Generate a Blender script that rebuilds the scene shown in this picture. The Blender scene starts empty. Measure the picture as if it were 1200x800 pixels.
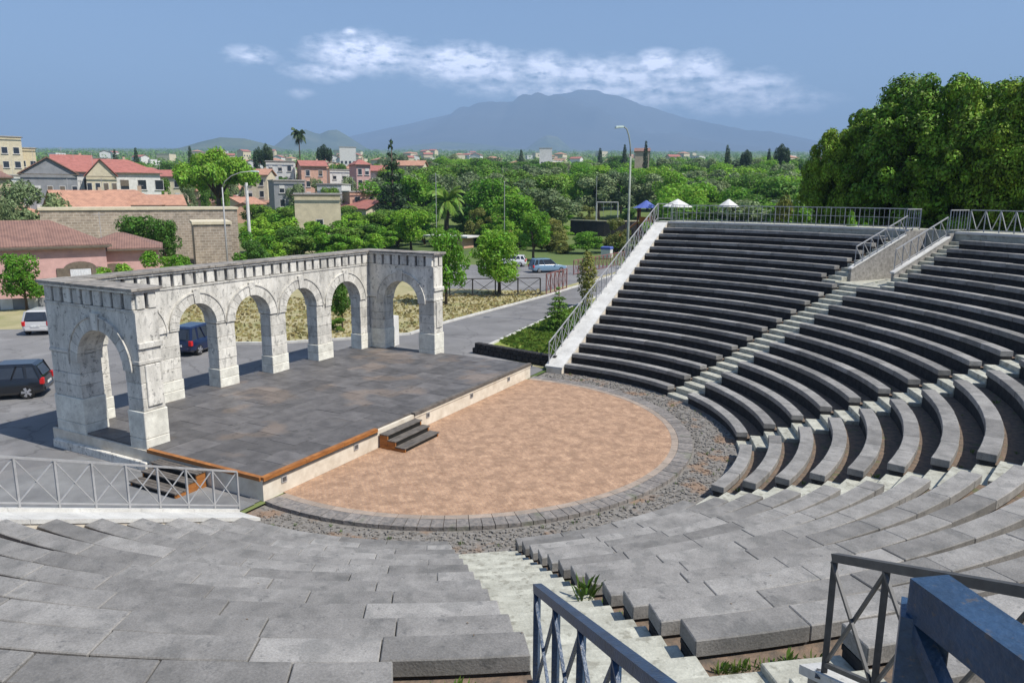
import bpy, math, random
import numpy as np
from mathutils import Vector
random.seed(7); rng = np.random.default_rng(7)
PI = math.pi
# ------------------------------------------------------------------ camera
S = bpy.context.scene
CAM = (14.8156, -23.1948, 8.8202); YAW = math.radians(118.306); PIT = math.radians(11.2283); F = 868.36; ROLL = math.radians(.2647)
cd = bpy.data.cameras.new('camera'); cam = bpy.data.objects.new('camera', cd); S.collection.objects.link(cam); S.camera = cam
cam.location = CAM
fw = Vector((math.cos(YAW)*math.cos(PIT), math.sin(YAW)*math.cos(PIT), -math.sin(PIT)))
rt = Vector((math.sin(YAW), -math.cos(YAW), 0)); up = rt.cross(fw)
c_, s_ = math.cos(ROLL), math.sin(ROLL); rt, up = rt*c_+up*s_, up*c_-rt*s_
from mathutils import Matrix
cam.rotation_euler = Matrix((rt, up, -fw)).transposed().to_euler()
cd.sensor_width = 36; cd.lens = 36*F/1200; cd.clip_start = .1; cd.clip_end = 60000
S.render.resolution_x = 1024; S.render.resolution_y = 682
# ------------------------------------------------------------------ light
SUN = Vector((1, .05, 1.36)).normalized()
EL = math.asin(SUN.z)
W = bpy.data.worlds.new('World'); S.world = W; W.use_nodes = True
nt = W.node_tree; nt.nodes.clear()
def N(t, ty, **k):
    n = t.nodes.new(ty)
    for a, b in k.items():
        if a in n.inputs and not hasattr(n, a): n.inputs[a].default_value = b
        else: setattr(n, a, b)
    return n
SKYTINT = (1.24, 1.27, 1.36, 1); CLOUD = (31., 31., 35., 1)
def build_world():
    L = nt.links.new
    sky = N(nt, 'ShaderNodeTexSky', sky_type='NISHITA', sun_disc=False, sun_elevation=EL, sun_rotation=math.atan2(SUN.x, SUN.y), altitude=200, air_density=1.0, dust_density=.7, ozone_density=1.6)
    tc = N(nt, 'ShaderNodeTexCoord'); sep = N(nt, 'ShaderNodeSeparateXYZ'); L(tc.outputs['Generated'], sep.inputs[0])
    def M(op, a, b=None, c=None):
        n = N(nt, 'ShaderNodeMath', operation=op)
        for i, v in enumerate((a, b, c)):
            if v is None: continue
            if isinstance(v, (int, float)): n.inputs[i].default_value = v
            else: L(v, n.inputs[i])
        return n.outputs[0]
    az = M('ARCTAN2', sep.outputs[1], sep.outputs[0]); el = M('ARCSINE', sep.outputs[2])
    # clouds, laid out by compass direction and height over the horizon (radians)
    blobs = [(293,65,26,9,.6),(380,85,38,9,.75),(425,64,52,18,1.),(545,76,60,18,1.),(590,86,40,12,.7),(640,82,30,16,.9),(690,84,34,14,.8),(735,90,80,18,.8),(770,74,22,12,1.),(820,82,26,16,.9),
             (865,100,50,14,.8),(900,118,60,14,.6),(720,106,150,11,.7),(770,114,70,13,.6),(850,122,60,14,.55),(690,107,80,10,.7),(600,104,70,9,.5),(352,110,14,6,.5),(410,38,9,5,.6),(560,98,70,8,.35)]
    tot = None
    for px, py, w, h, a in blobs:
        d = (fw*F + rt*(px-600) - up*(py-400)).normalized()
        A = math.atan2(d.y, d.x); E_ = math.asin(d.z)
        g = M('ADD', M('POWER', M('DIVIDE', M('SUBTRACT', az, A), w/F), 2.), M('POWER', M('DIVIDE', M('SUBTRACT', el, E_), h/F), 2.))
        v = M('MULTIPLY', M('EXPONENT', M('MULTIPLY', g, -1.)), a)
        tot = v if tot is None else M('MAXIMUM', tot, v)
    # the same kind of cloud thinly all round the horizon
    comb = N(nt, 'ShaderNodeCombineXYZ'); L(az, comb.inputs[0]); L(M('MULTIPLY', el, 2.2), comb.inputs[1])
    big = N(nt, 'ShaderNodeTexNoise', Scale=3.); L(comb.outputs[0], big.inputs['Vector']); big.inputs['Detail'].default_value = 3
    band = M('EXPONENT', M('MULTIPLY', M('POWER', M('DIVIDE', M('SUBTRACT', el, .17), .05), 2.), -1.))
    tot = M('MAXIMUM', tot, M('MULTIPLY', band, M('MULTIPLY', M('MAXIMUM', M('SUBTRACT', big.outputs[0], .58), 0.), 3.)))
    nz = N(nt, 'ShaderNodeTexNoise', Scale=38.); nz.inputs['Detail'].default_value = 10; nz.inputs['Roughness'].default_value = .66; L(comb.outputs[0], nz.inputs['Vector'])
    m = M('SUBTRACT', M('MULTIPLY', tot, M('ADD', M('MULTIPLY', nz.outputs[0], 3.6), -1.0)), .09)
    cl = N(nt, 'ShaderNodeClamp'); L(M('MULTIPLY', m, 1.15), cl.inputs[0]); cl.inputs['Max'].default_value = .74
    tint = N(nt, 'ShaderNodeMixRGB', blend_type='MULTIPLY'); tint.inputs[0].default_value = 1; tint.inputs[2].default_value = SKYTINT; L(sky.outputs[0], tint.inputs[1])
    mix = N(nt, 'ShaderNodeMixRGB'); L(cl.outputs[0], mix.inputs[0]); L(tint.outputs[0], mix.inputs[1]); mix.inputs[2].default_value = CLOUD
    bg = N(nt, 'ShaderNodeBackground', Strength=.076); L(mix.outputs[0], bg.inputs[0])
    out = N(nt, 'ShaderNodeOutputWorld'); L(bg.outputs[0], out.inputs[0])
build_world()
sl = bpy.data.lights.new('sun', 'SUN'); sl.energy = 5.; sl.angle = math.radians(.5); sl.color = (1, .955, .88)
so = bpy.data.objects.new('sun', sl); S.collection.objects.link(so); so.rotation_euler = SUN.to_track_quat('Z', 'Y').to_euler(); so.location = (40, 0, 60)
S.view_settings.view_transform = 'Standard'; S.view_settings.look = 'None'; S.view_settings.exposure = .5
S.render.engine = 'CYCLES'
HAZE = 1.75e-4; HAZEC = (.43, .66, 1., 1)
# ------------------------------------------------------------------ helpers
COL = S.collection
def clampv(v): return max(0., min(1., v))
def ray(px, py): return (fw*F + rt*(px-600) - up*(py-400)).normalized()
DH = Vector((math.cos(YAW), math.sin(YAW), 0))
def terr(x, y):
    s = (x-CAM[0])*DH.x + (y-CAM[1])*DH.y - 150
    if s < -60: return 0.
    t = s/25.
    return .0585*25*(math.log1p(math.exp(t)) if t < 30 else t) - .0585*25*math.log1p(math.exp(-60/25.))
def GP(px, py, z=None):
    """ground point seen at a picture position (measured once on the photograph to survey the place)"""
    d = ray(px, py); C = Vector(CAM)
    if z is not None: return C + d*((z-C.z)/d.z)
    t = 20.
    while t < 9000:
        P = C+d*t
        if P.z <= terr(P.x, P.y): return P
        t *= 1.004
    return P
def AT(px, dist):
    """ground point at a compass direction and distance"""
    d = ray(px, 300); d.z = 0; d.normalize(); P = Vector(CAM)+d*dist; P.z = terr(P.x, P.y); return P
class MB:
    def __init__(s): s.v = []; s.f = []
    def quadgrid(s, rows, close=False):
        b = len(s.v); n = len(rows[0])
        for r in rows: s.v += [tuple(p) for p in r]
        for i in range(len(rows)-1):
            for j in range(n if close else n-1):
                k = (j+1) % n
                s.f.append((b+i*n+j, b+i*n+k, b+(i+1)*n+k, b+(i+1)*n+j))
        return s
    def poly(s, pts): b = len(s.v); s.v += [tuple(p) for p in pts]; s.f.append(tuple(range(b, b+len(pts)))); return s
    def prism(s, bot, top):
        b = len(s.v); n = len(bot); s.v += [tuple(p) for p in bot]+[tuple(p) for p in top]
        s.f.append(tuple(b+i for i in reversed(range(n)))); s.f.append(tuple(b+n+i for i in range(n)))
        for i in range(n): j = (i+1) % n; s.f.append((b+i, b+j, b+n+j, b+n+i))
        return s
    def box(s, x0, x1, y0, y1, z0, z1):
        return s.prism([(x0,y0,z0),(x1,y0,z0),(x1,y1,z0),(x0,y1,z0)], [(x0,y0,z1),(x1,y0,z1),(x1,y1,z1),(x0,y1,z1)])
    def bar(s, a, b, w, h=None):
        a = Vector(a); b = Vector(b); h = h or w; d = (b-a).normalized()
        u = d.cross(Vector((0,0,1)))
        if u.length < 1e-3: u = Vector((1,0,0))
        u.normalize(); v = u.cross(d)
        q = [u*w/2+v*h/2, -u*w/2+v*h/2, -u*w/2-v*h/2, u*w/2-v*h/2]
        return s.prism([a+k for k in q], [b+k for k in q])
    def tube(s, pts, rad, n=7):
        rows = []
        for i, p in enumerate(pts):
            p = Vector(p); d = (Vector(pts[min(i+1, len(pts)-1)])-Vector(pts[max(i-1, 0)])).normalized()
            u = d.cross(Vector((0,0,1)))
            if u.length < .05: u = d.cross(Vector((0,1,0)))
            u.normalize(); v = d.cross(u); r = rad[i] if isinstance(rad, (list, tuple)) else rad
            rows.append([p+u*r*math.cos(2*PI*k/n)+v*r*math.sin(2*PI*k/n) for k in range(n)])
        b0 = len(s.v); s.quadgrid(rows, True); e = len(s.v)
        s.f.append(tuple(b0+k for k in reversed(range(n)))); s.f.append(tuple(e-n+k for k in range(n)))
        return s
    def lathe(s, prof, n=16, c=(0,0,0)):
        return s.quadgrid([[(c[0]+r*math.cos(2*PI*k/n), c[1]+r*math.sin(2*PI*k/n), c[2]+z) for k in range(n)] for r, z in prof], True)
    def mesh(s, name, mat=None, smooth=False):
        me = bpy.data.meshes.new(name); me.from_pydata(s.v, [], s.f); me.validate()
        if mat: me.materials.append(mat)
        if smooth: me.polygons.foreach_set('use_smooth', [True]*len(me.polygons))
        import bmesh
        bm = bmesh.new(); bm.from_mesh(me); bmesh.ops.recalc_face_normals(bm, faces=bm.faces); bm.to_mesh(me); bm.free()
        return me
    def build(s, name, mat, parent=None, smooth=False, bevel=0):
        return link(name, s.mesh(name, mat, smooth), parent, bevel)
def link(name, me, parent=None, bevel=0):
    o = bpy.data.objects.new(name, me); COL.objects.link(o)
    if parent: o.parent = parent
    if bevel: b = o.modifiers.new('bevel', 'BEVEL'); b.width = bevel; b.segments = 1; b.limit_method = 'ANGLE'; b.angle_limit = .6
    return o
def tag(o, label=None, cat=None, group=None, kind=None):
    if label: o['label'] = label
    if cat: o['category'] = cat
    if group: o['group'] = group
    if kind: o['kind'] = kind
    return o
def empty(name, loc=(0,0,0), rz=0, sc=1):
    o = bpy.data.objects.new(name, None); COL.objects.link(o); o.location = loc; o.rotation_euler = (0,0,rz); o.scale = (sc,)*3 if isinstance(sc, (int, float)) else sc
    o.empty_display_size = .2
    return o
def copy_tree(o, parent=None):
    c = o.copy(); COL.objects.link(c); c.parent = parent
    for ch in list(o.children): copy_tree(ch, c)
    return c
# ------------------------------------------------------------------ materials
MAT = {}
def mat(name, col, rough=.8, var=.15, scale=4., col2=None, bump=.0, bscale=30., rnd=0., metallic=0., spots=None, detail=6, spec=.3, trans=0, coord='Object', stretch=(1,1,1), emit=None):
    if name in MAT: return MAT[name]
    m = bpy.data.materials.new(name); m.use_nodes = True; t = m.node_tree; L = t.links.new
    b = t.nodes['Principled BSDF']; b.inputs['Roughness'].default_value = rough; b.inputs['Metallic'].default_value = metallic
    b.inputs['Specular IOR Level'].default_value = spec
    tc = N(t, 'ShaderNodeTexCoord'); geo = N(t, 'ShaderNodeNewGeometry')
    mp = N(t, 'ShaderNodeMapping'); mp.inputs['Scale'].default_value = stretch
    L(geo.outputs['Position'] if coord == 'World' else tc.outputs['Object'], mp.inputs[0])
    vec = mp.outputs[0]
    n = N(t, 'ShaderNodeTexNoise', Scale=scale); n.inputs['Detail'].default_value = detail; n.inputs['Roughness'].default_value = .62; L(vec, n.inputs['Vector'])
    r = N(t, 'ShaderNodeValToRGB'); L(n.outputs[0], r.inputs[0])
    c2 = col2 or tuple(max(0, c*(1-2*var)) for c in col)
    r.color_ramp.elements[0].position = .33; r.color_ramp.elements[0].color = (*c2, 1)
    r.color_ramp.elements[1].position = .67; r.color_ramp.elements[1].color = (*(col if col2 else tuple(c*(1+var) for c in col)), 1)
    out = r.outputs[0]
    if spots:
        sc, thr, scol, amt = spots
        n2 = N(t, 'ShaderNodeTexNoise', Scale=sc); n2.inputs['Detail'].default_value = 5; L(vec, n2.inputs['Vector'])
        rr = N(t, 'ShaderNodeValToRGB'); L(n2.outputs[0], rr.inputs[0]); rr.color_ramp.elements[0].position = thr; rr.color_ramp.elements[1].position = thr+.08
        mu = N(t, 'ShaderNodeMath', operation='MULTIPLY'); L(rr.outputs[0], mu.inputs[0]); mu.inputs[1].default_value = amt
        mx = N(t, 'ShaderNodeMixRGB'); L(mu.outputs[0], mx.inputs[0]); L(out, mx.inputs[1]); mx.inputs[2].default_value = (*scol, 1); out = mx.outputs[0]
    if rnd:
        oi = N(t, 'ShaderNodeObjectInfo'); mr = N(t, 'ShaderNodeMapRange'); L(oi.outputs['Random'], mr.inputs[0]); mr.inputs[3].default_value = 1-rnd; mr.inputs[4].default_value = 1+rnd
        hs = N(t, 'ShaderNodeHueSaturation'); L(mr.outputs[0], hs.inputs['Value']); L(out, hs.inputs['Color']); out = hs.outputs[0]
    L(out, b.inputs['Base Color'])
    if bump:
        n3 = N(t, 'ShaderNodeTexNoise', Scale=bscale); n3.inputs['Detail'].default_value = 5; L(vec, n3.inputs['Vector'])
        bp = N(t, 'ShaderNodeBump', Strength=bump, Distance=.02); L(n3.outputs[0], bp.inputs['Height']); L(bp.outputs[0], b.inputs['Normal'])
    if emit: b.inputs['Emission Color'].default_value = (*emit, 1); b.inputs['Emission Strength'].default_value = 1
    MAT[name] = m; return m
def foliage(name, c1, c2, sss=.25):
    m = bpy.data.materials.new(name); m.use_nodes = True; t = m.node_tree; L = t.links.new
    b = t.nodes['Principled BSDF']; b.inputs['Roughness'].default_value = .55; b.inputs['Specular IOR Level'].default_value = .25
    geo = N(t, 'ShaderNodeNewGeometry'); oi = N(t, 'ShaderNodeObjectInfo')
    n = N(t, 'ShaderNodeTexNoise', Scale=.9); n.inputs['Detail'].default_value = 4; L(geo.outputs['Position'], n.inputs['Vector'])
    ad = N(t, 'ShaderNodeMath', operation='MULTIPLY_ADD'); L(geo.outputs['Random Per Island'], ad.inputs[0]); ad.inputs[1].default_value = .55
    sb = N(t, 'ShaderNodeMath', operation='MULTIPLY_ADD'); L(n.outputs[0], sb.inputs[0]); sb.inputs[1].default_value = 1.0; sb.inputs[2].default_value = -.25
    L(sb.outputs[0], ad.inputs[2])
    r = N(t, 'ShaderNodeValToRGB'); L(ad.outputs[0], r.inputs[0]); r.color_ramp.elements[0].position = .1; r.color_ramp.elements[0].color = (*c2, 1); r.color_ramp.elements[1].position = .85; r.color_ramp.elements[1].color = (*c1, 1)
    hs = N(t, 'ShaderNodeHueSaturation'); mr = N(t, 'ShaderNodeMapRange'); L(oi.outputs['Random'], mr.inputs[0]); mr.inputs[3].default_value = .75; mr.inputs[4].default_value = 1.25; L(mr.outputs[0], hs.inputs['Value'])
    mr2 = N(t, 'ShaderNodeMapRange'); L(oi.outputs['Random'], mr2.inputs[0]); mr2.inputs[3].default_value = .515; mr2.inputs[4].default_value = .485; L(mr2.outputs[0], hs.inputs['Hue'])
    h2 = N(t, 'ShaderNodeHueSaturation'); m3 = N(t, 'ShaderNodeMapRange'); L(geo.outputs['Random Per Island'], m3.inputs[0]); m3.inputs[3].default_value = .48; m3.inputs[4].default_value = .53; L(m3.outputs[0], h2.inputs['Hue']); L(r.outputs[0], h2.inputs['Color'])
    L(h2.outputs[0], hs.inputs['Color']); L(hs.outputs[0], b.inputs['Base Color'])
    tr = N(t, 'ShaderNodeBsdfTranslucent'); L(hs.outputs[0], tr.inputs[0]); mx = N(t, 'ShaderNodeMixShader'); mx.inputs[0].default_value = sss
    L(b.outputs[0], mx.inputs[1]); L(tr.outputs[0], mx.inputs[2]); L(mx.outputs[0], t.nodes['Material Output'].inputs[0])
    MAT[name] = m; return m
basalt = mat('basalt_seat', (.29,.278,.26), .75, col2=(.185,.178,.167), scale=2.2, bump=.3, bscale=38, rnd=.24, detail=12, spots=(2.6, .54, (.15,.148,.14), .5), coord='World')
lava = mat('dark_lava_riser_shade', (.045,.043,.043), .9, col2=(.018,.018,.018), scale=5., bump=.6, bscale=14, coord='World')  # lava of the low walls; on the seat risers it paints in shade
dirt = mat('channel_dirt', (.22,.155,.11), .95, col2=(.10,.085,.07), scale=7., bump=.8, bscale=25, spots=(3., .6, (.10,.13,.05), .6), coord='World')
concrete = mat('stair_concrete', (.50,.495,.42), .85, col2=(.34,.335,.28), scale=3.5, bump=.3, spots=(5., .56, (.20,.19,.15), .6), rnd=.08, coord='World')
coping_m = mat('white_coping', (.66,.65,.61), .8, col2=(.5,.49,.46), scale=1.6, bump=.15, spots=(2.2, .66, (.36,.34,.28), .5), coord='World')
plaster = mat('cream_plaster', (.72,.66,.55), .85, col2=(.55,.48,.38), scale=2., bump=.15, spots=(1.6, .62, (.42,.36,.26), .5), coord='World')
limestone = mat('weathered_limestone', (.72,.69,.62), .85, col2=(.48,.46,.41), scale=2.4, bump=.7, bscale=12, detail=10, spots=(4.0, .57, (.27,.26,.24), .5), stretch=(1.3,1.3,.45), rnd=.16, coord='World')
marble_base = mat('pale_base_stone', (.82,.80,.70), .8, col2=(.56,.54,.47), scale=2.6, bump=.2, spots=(3.5, .66, (.40,.38,.32), .4), rnd=.05, coord='World')
stage_m = mat('stage_stone', (.15,.142,.137), .62, col2=(.085,.08,.078), scale=1.6, bump=.4, bscale=22, rnd=.2, detail=11, spots=(.55, .54, (.21,.165,.13), .6), coord='World')
wood = mat('orange_wood', (.42,.17,.045), .6, col2=(.22,.085,.025), scale=3., stretch=(1,1,8), bump=.3, coord='World')
darkwood = mat('tread_wood', (.17,.15,.13), .8, col2=(.09,.08,.07), scale=4., bump=.3, coord='World')
asphalt = mat('asphalt', (.245,.24,.235), .9, col2=(.17,.167,.165), scale=.35, bump=.5, bscale=40, detail=12, spots=(.22, .56, (.30,.29,.285), .6), coord='World')
paving_m = mat('outer_paving', (.24,.24,.235), .85, col2=(.15,.15,.15), scale=.8, bump=.4, bscale=20, detail=9, coord='World')
drygrass = mat('dry_grass', (.42,.36,.21), 1., col2=(.26,.25,.12), scale=.5, bump=.9, bscale=9, detail=10, spots=(.35, .57, (.20,.22,.07), .5), coord='World')
def grain(m, lo, hi, scale, pits=None):
    t = m.node_tree; L = t.links.new; b = t.nodes['Principled BSDF']; src = b.inputs['Base Color'].links[0].from_socket
    geo = N(t, 'ShaderNodeNewGeometry'); nz = N(t, 'ShaderNodeTexNoise', Scale=scale); nz.inputs['Detail'].default_value = 4; nz.inputs['Roughness'].default_value = .8; L(geo.outputs['Position'], nz.inputs['Vector'])
    r = N(t, 'ShaderNodeMapRange'); L(nz.outputs[0], r.inputs[0]); r.inputs[1].default_value = .3; r.inputs[2].default_value = .7; r.inputs[3].default_value = lo; r.inputs[4].default_value = hi
    hs = N(t, 'ShaderNodeHueSaturation'); L(r.outputs[0], hs.inputs['Value']); L(src, hs.inputs['Color']); out = hs.outputs[0]
    if pits:
        psc, pth, col, amt = pits
        n2 = N(t, 'ShaderNodeTexNoise', Scale=psc); n2.inputs['Detail'].default_value = 9; n2.inputs['Roughness'].default_value = .75; L(geo.outputs['Position'], n2.inputs['Vector'])
        rr = N(t, 'ShaderNodeValToRGB'); L(n2.outputs[0], rr.inputs[0]); rr.color_ramp.elements[0].position = pth; rr.color_ramp.elements[1].position = pth+.05
        mu = N(t, 'ShaderNodeMath', operation='MULTIPLY'); L(rr.outputs[0], mu.inputs[0]); mu.inputs[1].default_value = amt
        mx = N(t, 'ShaderNodeMixRGB'); L(mu.outputs[0], mx.inputs[0]); L(out, mx.inputs[1]); mx.inputs[2].default_value = (*col, 1); out = mx.outputs[0]
    L(out, b.inputs['Base Color'])
grain(basalt, .72, 1.24, 42, (7., .58, (.10,.10,.098), .6)); grain(stage_m, .72, 1.28, 30, (2.2, .57, (.06,.058,.055), .6)); grain(limestone, .82, 1.12, 26, (5.0, .565, (.15,.145,.13), .7))
grain(concrete, .8, 1.12, 30, (6., .58, (.17,.165,.13), .6)); grain(coping_m, .86, 1.08, 24, (5., .61, (.25,.24,.21), .5)); grain(asphalt, .85, 1.15, 25); grain(marble_base, .88, 1.08, 20, (4., .60, (.30,.28,.23), .5))
def crack(m):
    t = m.node_tree; L = t.links.new; b = t.nodes['Principled BSDF']; src = b.inputs['Base Color'].links[0].from_socket
    geo = N(t, 'ShaderNodeNewGeometry'); nz = N(t, 'ShaderNodeTexNoise', Scale=1.2); nz.inputs['Detail'].default_value = 6; L(geo.outputs['Position'], nz.inputs['Vector'])
    ad = N(t, 'ShaderNodeMixRGB', blend_type='ADD'); ad.inputs[0].default_value = .9; L(geo.outputs['Position'], ad.inputs[1]); L(nz.outputs['Color'], ad.inputs[2])
    v = N(t, 'ShaderNodeTexVoronoi', Scale=.22, feature='DISTANCE_TO_EDGE'); L(ad.outputs[0], v.inputs['Vector'])
    r = N(t, 'ShaderNodeValToRGB'); L(v.outputs['Distance'], r.inputs[0]); r.color_ramp.elements[0].position = .0; r.color_ramp.elements[0].color = (.68,.68,.68,1); r.color_ramp.elements[1].position = .012; r.color_ramp.elements[1].color = (1,1,1,1)
    v2 = N(t, 'ShaderNodeTexVoronoi', Scale=.09); L(ad.outputs[0], v2.inputs['Vector']); r2 = N(t, 'ShaderNodeValToRGB'); L(v2.outputs['Color'], r2.inputs[0]); r2.color_ramp.elements[0].color = (.84,.84,.85,1); r2.color_ramp.elements[1].color = (1.08,1.07,1.06,1)
    m1 = N(t, 'ShaderNodeMixRGB', blend_type='MULTIPLY'); m1.inputs[0].default_value = 1; L(src, m1.inputs[1]); L(r.outputs[0], m1.inputs[2])
    m2 = N(t, 'ShaderNodeMixRGB', blend_type='MULTIPLY'); m2.inputs[0].default_value = 1; L(m1.outputs[0], m2.inputs[1]); L(r2.outputs[0], m2.inputs[2]); L(m2.outputs[0], b.inputs['Base Color'])
crack(asphalt)
lawn = mat('lawn', (.27,.31,.07), 1., col2=(.15,.20,.04), scale=.8, bump=.9, bscale=12, detail=10, spots=(.5, .6, (.27,.20,.09), .6), coord='World')
plain = mat('plain_vegetation', (.17,.22,.06), 1., col2=(.06,.10,.03), scale=.02, detail=12, spots=(.012, .56, (.23,.20,.12), .6), coord='World')
galv = mat('grey_paint_metal', (.40,.40,.40), .5, var=.08, scale=6, metallic=.2, coord='World')
bluepaint = mat('blue_grey_paint', (.03,.07,.14), .42, col2=(.02,.042,.08), scale=9, bump=.25, bscale=60, spots=(45., .62, (.10,.085,.07), .6), spec=.5, coord='World')
grain(bluepaint, .8, 1.15, 60, (22., .64, (.13,.10,.08), .7))
darkmetal = mat('dark_grey_metal', (.10,.098,.095), .5, col2=(.055,.055,.055), scale=8, spec=.5, coord='World')
rustfence = mat('dark_fence_metal', (.06,.055,.055), .6, var=.1, coord='World')
redfence = mat('rust_red_fence', (.26,.12,.11), .6, var=.1, coord='World')
bark = mat('bark', (.12,.09,.065), .95, col2=(.06,.045,.035), scale=6, bump=.8, bscale=8, stretch=(1,1,.3))
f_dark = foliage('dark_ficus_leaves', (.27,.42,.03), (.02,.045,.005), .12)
f_lime = foliage('lime_leaves', (.29,.50,.045), (.08,.18,.018), .4)
f_mid = foliage('mid_green_leaves', (.21,.36,.05), (.04,.09,.016), .34)
f_olive = foliage('olive_leaves', (.30,.37,.17), (.08,.12,.05), .3)
f_conif = foliage('conifer_needles', (.075,.12,.045), (.016,.03,.014), .14)
f_yel = foliage('yellow_green_leaves', (.26,.27,.06), (.10,.12,.03), .25)
f_weed = foliage('weed_leaves', (.16,.24,.04), (.07,.12,.02), .3)

def brickfloor():
    m = bpy.data.materials.new('orchestra_brick'); m.use_nodes = True; t = m.node_tree; L = t.links.new; b = t.nodes['Principled BSDF']; b.inputs['Roughness'].default_value = .9
    geo = N(t, 'ShaderNodeNewGeometry'); mp = N(t, 'ShaderNodeMapping'); mp.inputs['Rotation'].default_value = (0,0,.78); L(geo.outputs['Position'], mp.inputs[0])
    br = N(t, 'ShaderNodeTexBrick', Scale=1.); L(mp.outputs[0], br.inputs['Vector'])
    br.inputs['Color1'].default_value = (.48,.315,.205,1); br.inputs['Color2'].default_value = (.40,.255,.165,1); br.inputs['Mortar'].default_value = (.40,.27,.19,1)
    br.inputs['Mortar Size'].default_value = .012; br.inputs['Brick Width'].default_value = .24; br.inputs['Row Height'].default_value = .12
    n = N(t, 'ShaderNodeTexNoise', Scale=2.2); n.inputs['Detail'].default_value = 12; n.inputs['Roughness'].default_value = .85; L(geo.outputs['Position'], n.inputs['Vector'])
    r = N(t, 'ShaderNodeValToRGB'); L(n.outputs[0], r.inputs[0]); r.color_ramp.elements[0].position = .36; r.color_ramp.elements[0].color = (.55,.50,.46,1); r.color_ramp.elements[1].position = .58; r.color_ramp.elements[1].color = (1.12,1.1,1.06,1)
    mx = N(t, 'ShaderNodeMixRGB', blend_type='MULTIPLY'); mx.inputs[0].default_value = 1; L(br.outputs[0], mx.inputs[1]); L(r.outputs[0], mx.inputs[2]); L(mx.outputs[0], b.inputs['Base Color'])
    bp = N(t, 'ShaderNodeBump', Strength=.2, Distance=.01); L(br.outputs['Fac'], bp.inputs['Height']); bp.invert = True; L(bp.outputs[0], b.inputs['Normal'])
    grain(m, .72, 1.2, 20, (1.7, .50, (.24,.15,.095), .55)); return m
def blockstone(name, c1, c2, mort, w=.6, h=.3):
    m = bpy.data.materials.new(name); m.use_nodes = True; t = m.node_tree; L = t.links.new; b = t.nodes['Principled BSDF']; b.inputs['Roughness'].default_value = .95
    tc = N(t, 'ShaderNodeTexCoord'); sp = N(t, 'ShaderNodeSeparateXYZ'); L(tc.outputs['Object'], sp.inputs[0])
    a = N(t, 'ShaderNodeMath', operation='ADD'); L(sp.outputs[0], a.inputs[0]); L(sp.outputs[1], a.inputs[1]); cb = N(t, 'ShaderNodeCombineXYZ'); L(a.outputs[0], cb.inputs[0]); L(sp.outputs[2], cb.inputs[1])
    br = N(t, 'ShaderNodeTexBrick', Scale=1.); L(cb.outputs[0], br.inputs['Vector']); br.inputs['Color1'].default_value = (*c1,1); br.inputs['Color2'].default_value = (*c2,1); br.inputs['Mortar'].default_value = (*mort,1)
    br.inputs['Mortar Size'].default_value = .03; br.inputs['Brick Width'].default_value = w; br.inputs['Row Height'].default_value = h
    n = N(t, 'ShaderNodeTexNoise', Scale=1.5); n.inputs['Detail'].default_value = 8; L(tc.outputs['Object'], n.inputs['Vector'])
    mx = N(t, 'ShaderNodeMixRGB', blend_type='OVERLAY'); mx.inputs[0].default_value = .6; L(br.outputs[0], mx.inputs[1]); L(n.outputs[0], mx.inputs[2]); L(mx.outputs[0], b.inputs['Base Color'])
    return m
def rooftile(name, c1, c2):
    m = bpy.data.materials.new(name); m.use_nodes = True; t = m.node_tree; L = t.links.new; b = t.nodes['Principled BSDF']; b.inputs['Roughness'].default_value = .9
    tc = N(t, 'ShaderNodeTexCoord'); w = N(t, 'ShaderNodeTexWave', Scale=1.6); w.inputs['Distortion'].default_value = .6; L(tc.outputs['Object'], w.inputs['Vector'])
    n = N(t, 'ShaderNodeTexNoise', Scale=1.4); n.inputs['Detail'].default_value = 8; L(tc.outputs['Object'], n.inputs['Vector'])
    a = N(t, 'ShaderNodeMath', operation='MULTIPLY_ADD'); L(w.outputs['Fac'], a.inputs[0]); a.inputs[1].default_value = .35; L(n.outputs[0], a.inputs[2])
    r = N(t, 'ShaderNodeValToRGB'); L(a.outputs[0], r.inputs[0]); r.color_ramp.elements[0].position = .4; r.color_ramp.elements[0].color = (*c2,1); r.color_ramp.elements[1].position = .9; r.color_ramp.elements[1].color = (*c1,1); L(r.outputs[0], b.inputs['Base Color'])
    return m
r_brown = rooftile('brown_tiles', (.27,.155,.12), (.15,.085,.07)); r_orange = rooftile('orange_tiles', (.50,.27,.18), (.30,.16,.11)); r_red = rooftile('red_tiles', (.42,.16,.13), (.26,.10,.08))
glass = mat('window_glass', (.03,.035,.045), .12, var=.1, spec=.8)
# ------------------------------------------------------------------ theatre numbers
R0, DR, H = 10.3676, .93836, .3696
TH = [math.radians(a) for a in (56.282, 19.440, -12.737, -52.315)]
NR = 18; RT = R0+NR*DR; ZT = (NR+1)*H          # top walkway
SEATW = .41; CH = .235
def stp(i, a, o, z):
    t = TH[i]; return Vector((a*math.cos(t)-o*math.sin(t), a*math.sin(t)+o*math.cos(t), z))
def ang(i, r, o): return TH[i]+math.asin(max(-1, min(1, o/r)))
PC = {0: -.56, 3: -.40}                          # centre of the passages cut through the upper rows on stairs 1 and 4
SO_ = {0: (.147, -1.259), 1: (.019, -1.332), 2: (.304, -1.30), 3: (.464, -1.2)}
def off_hi(i, k):   # edge of the wedge on the counter-clockwise side of stair i
    return PC[i]+2.12 if (i in PC and k >= 12) else SO_[i][0]
def off_lo(i, k): return PC[i]-2.12 if (i in PC and k >= 12) else SO_[i][1]
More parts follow.
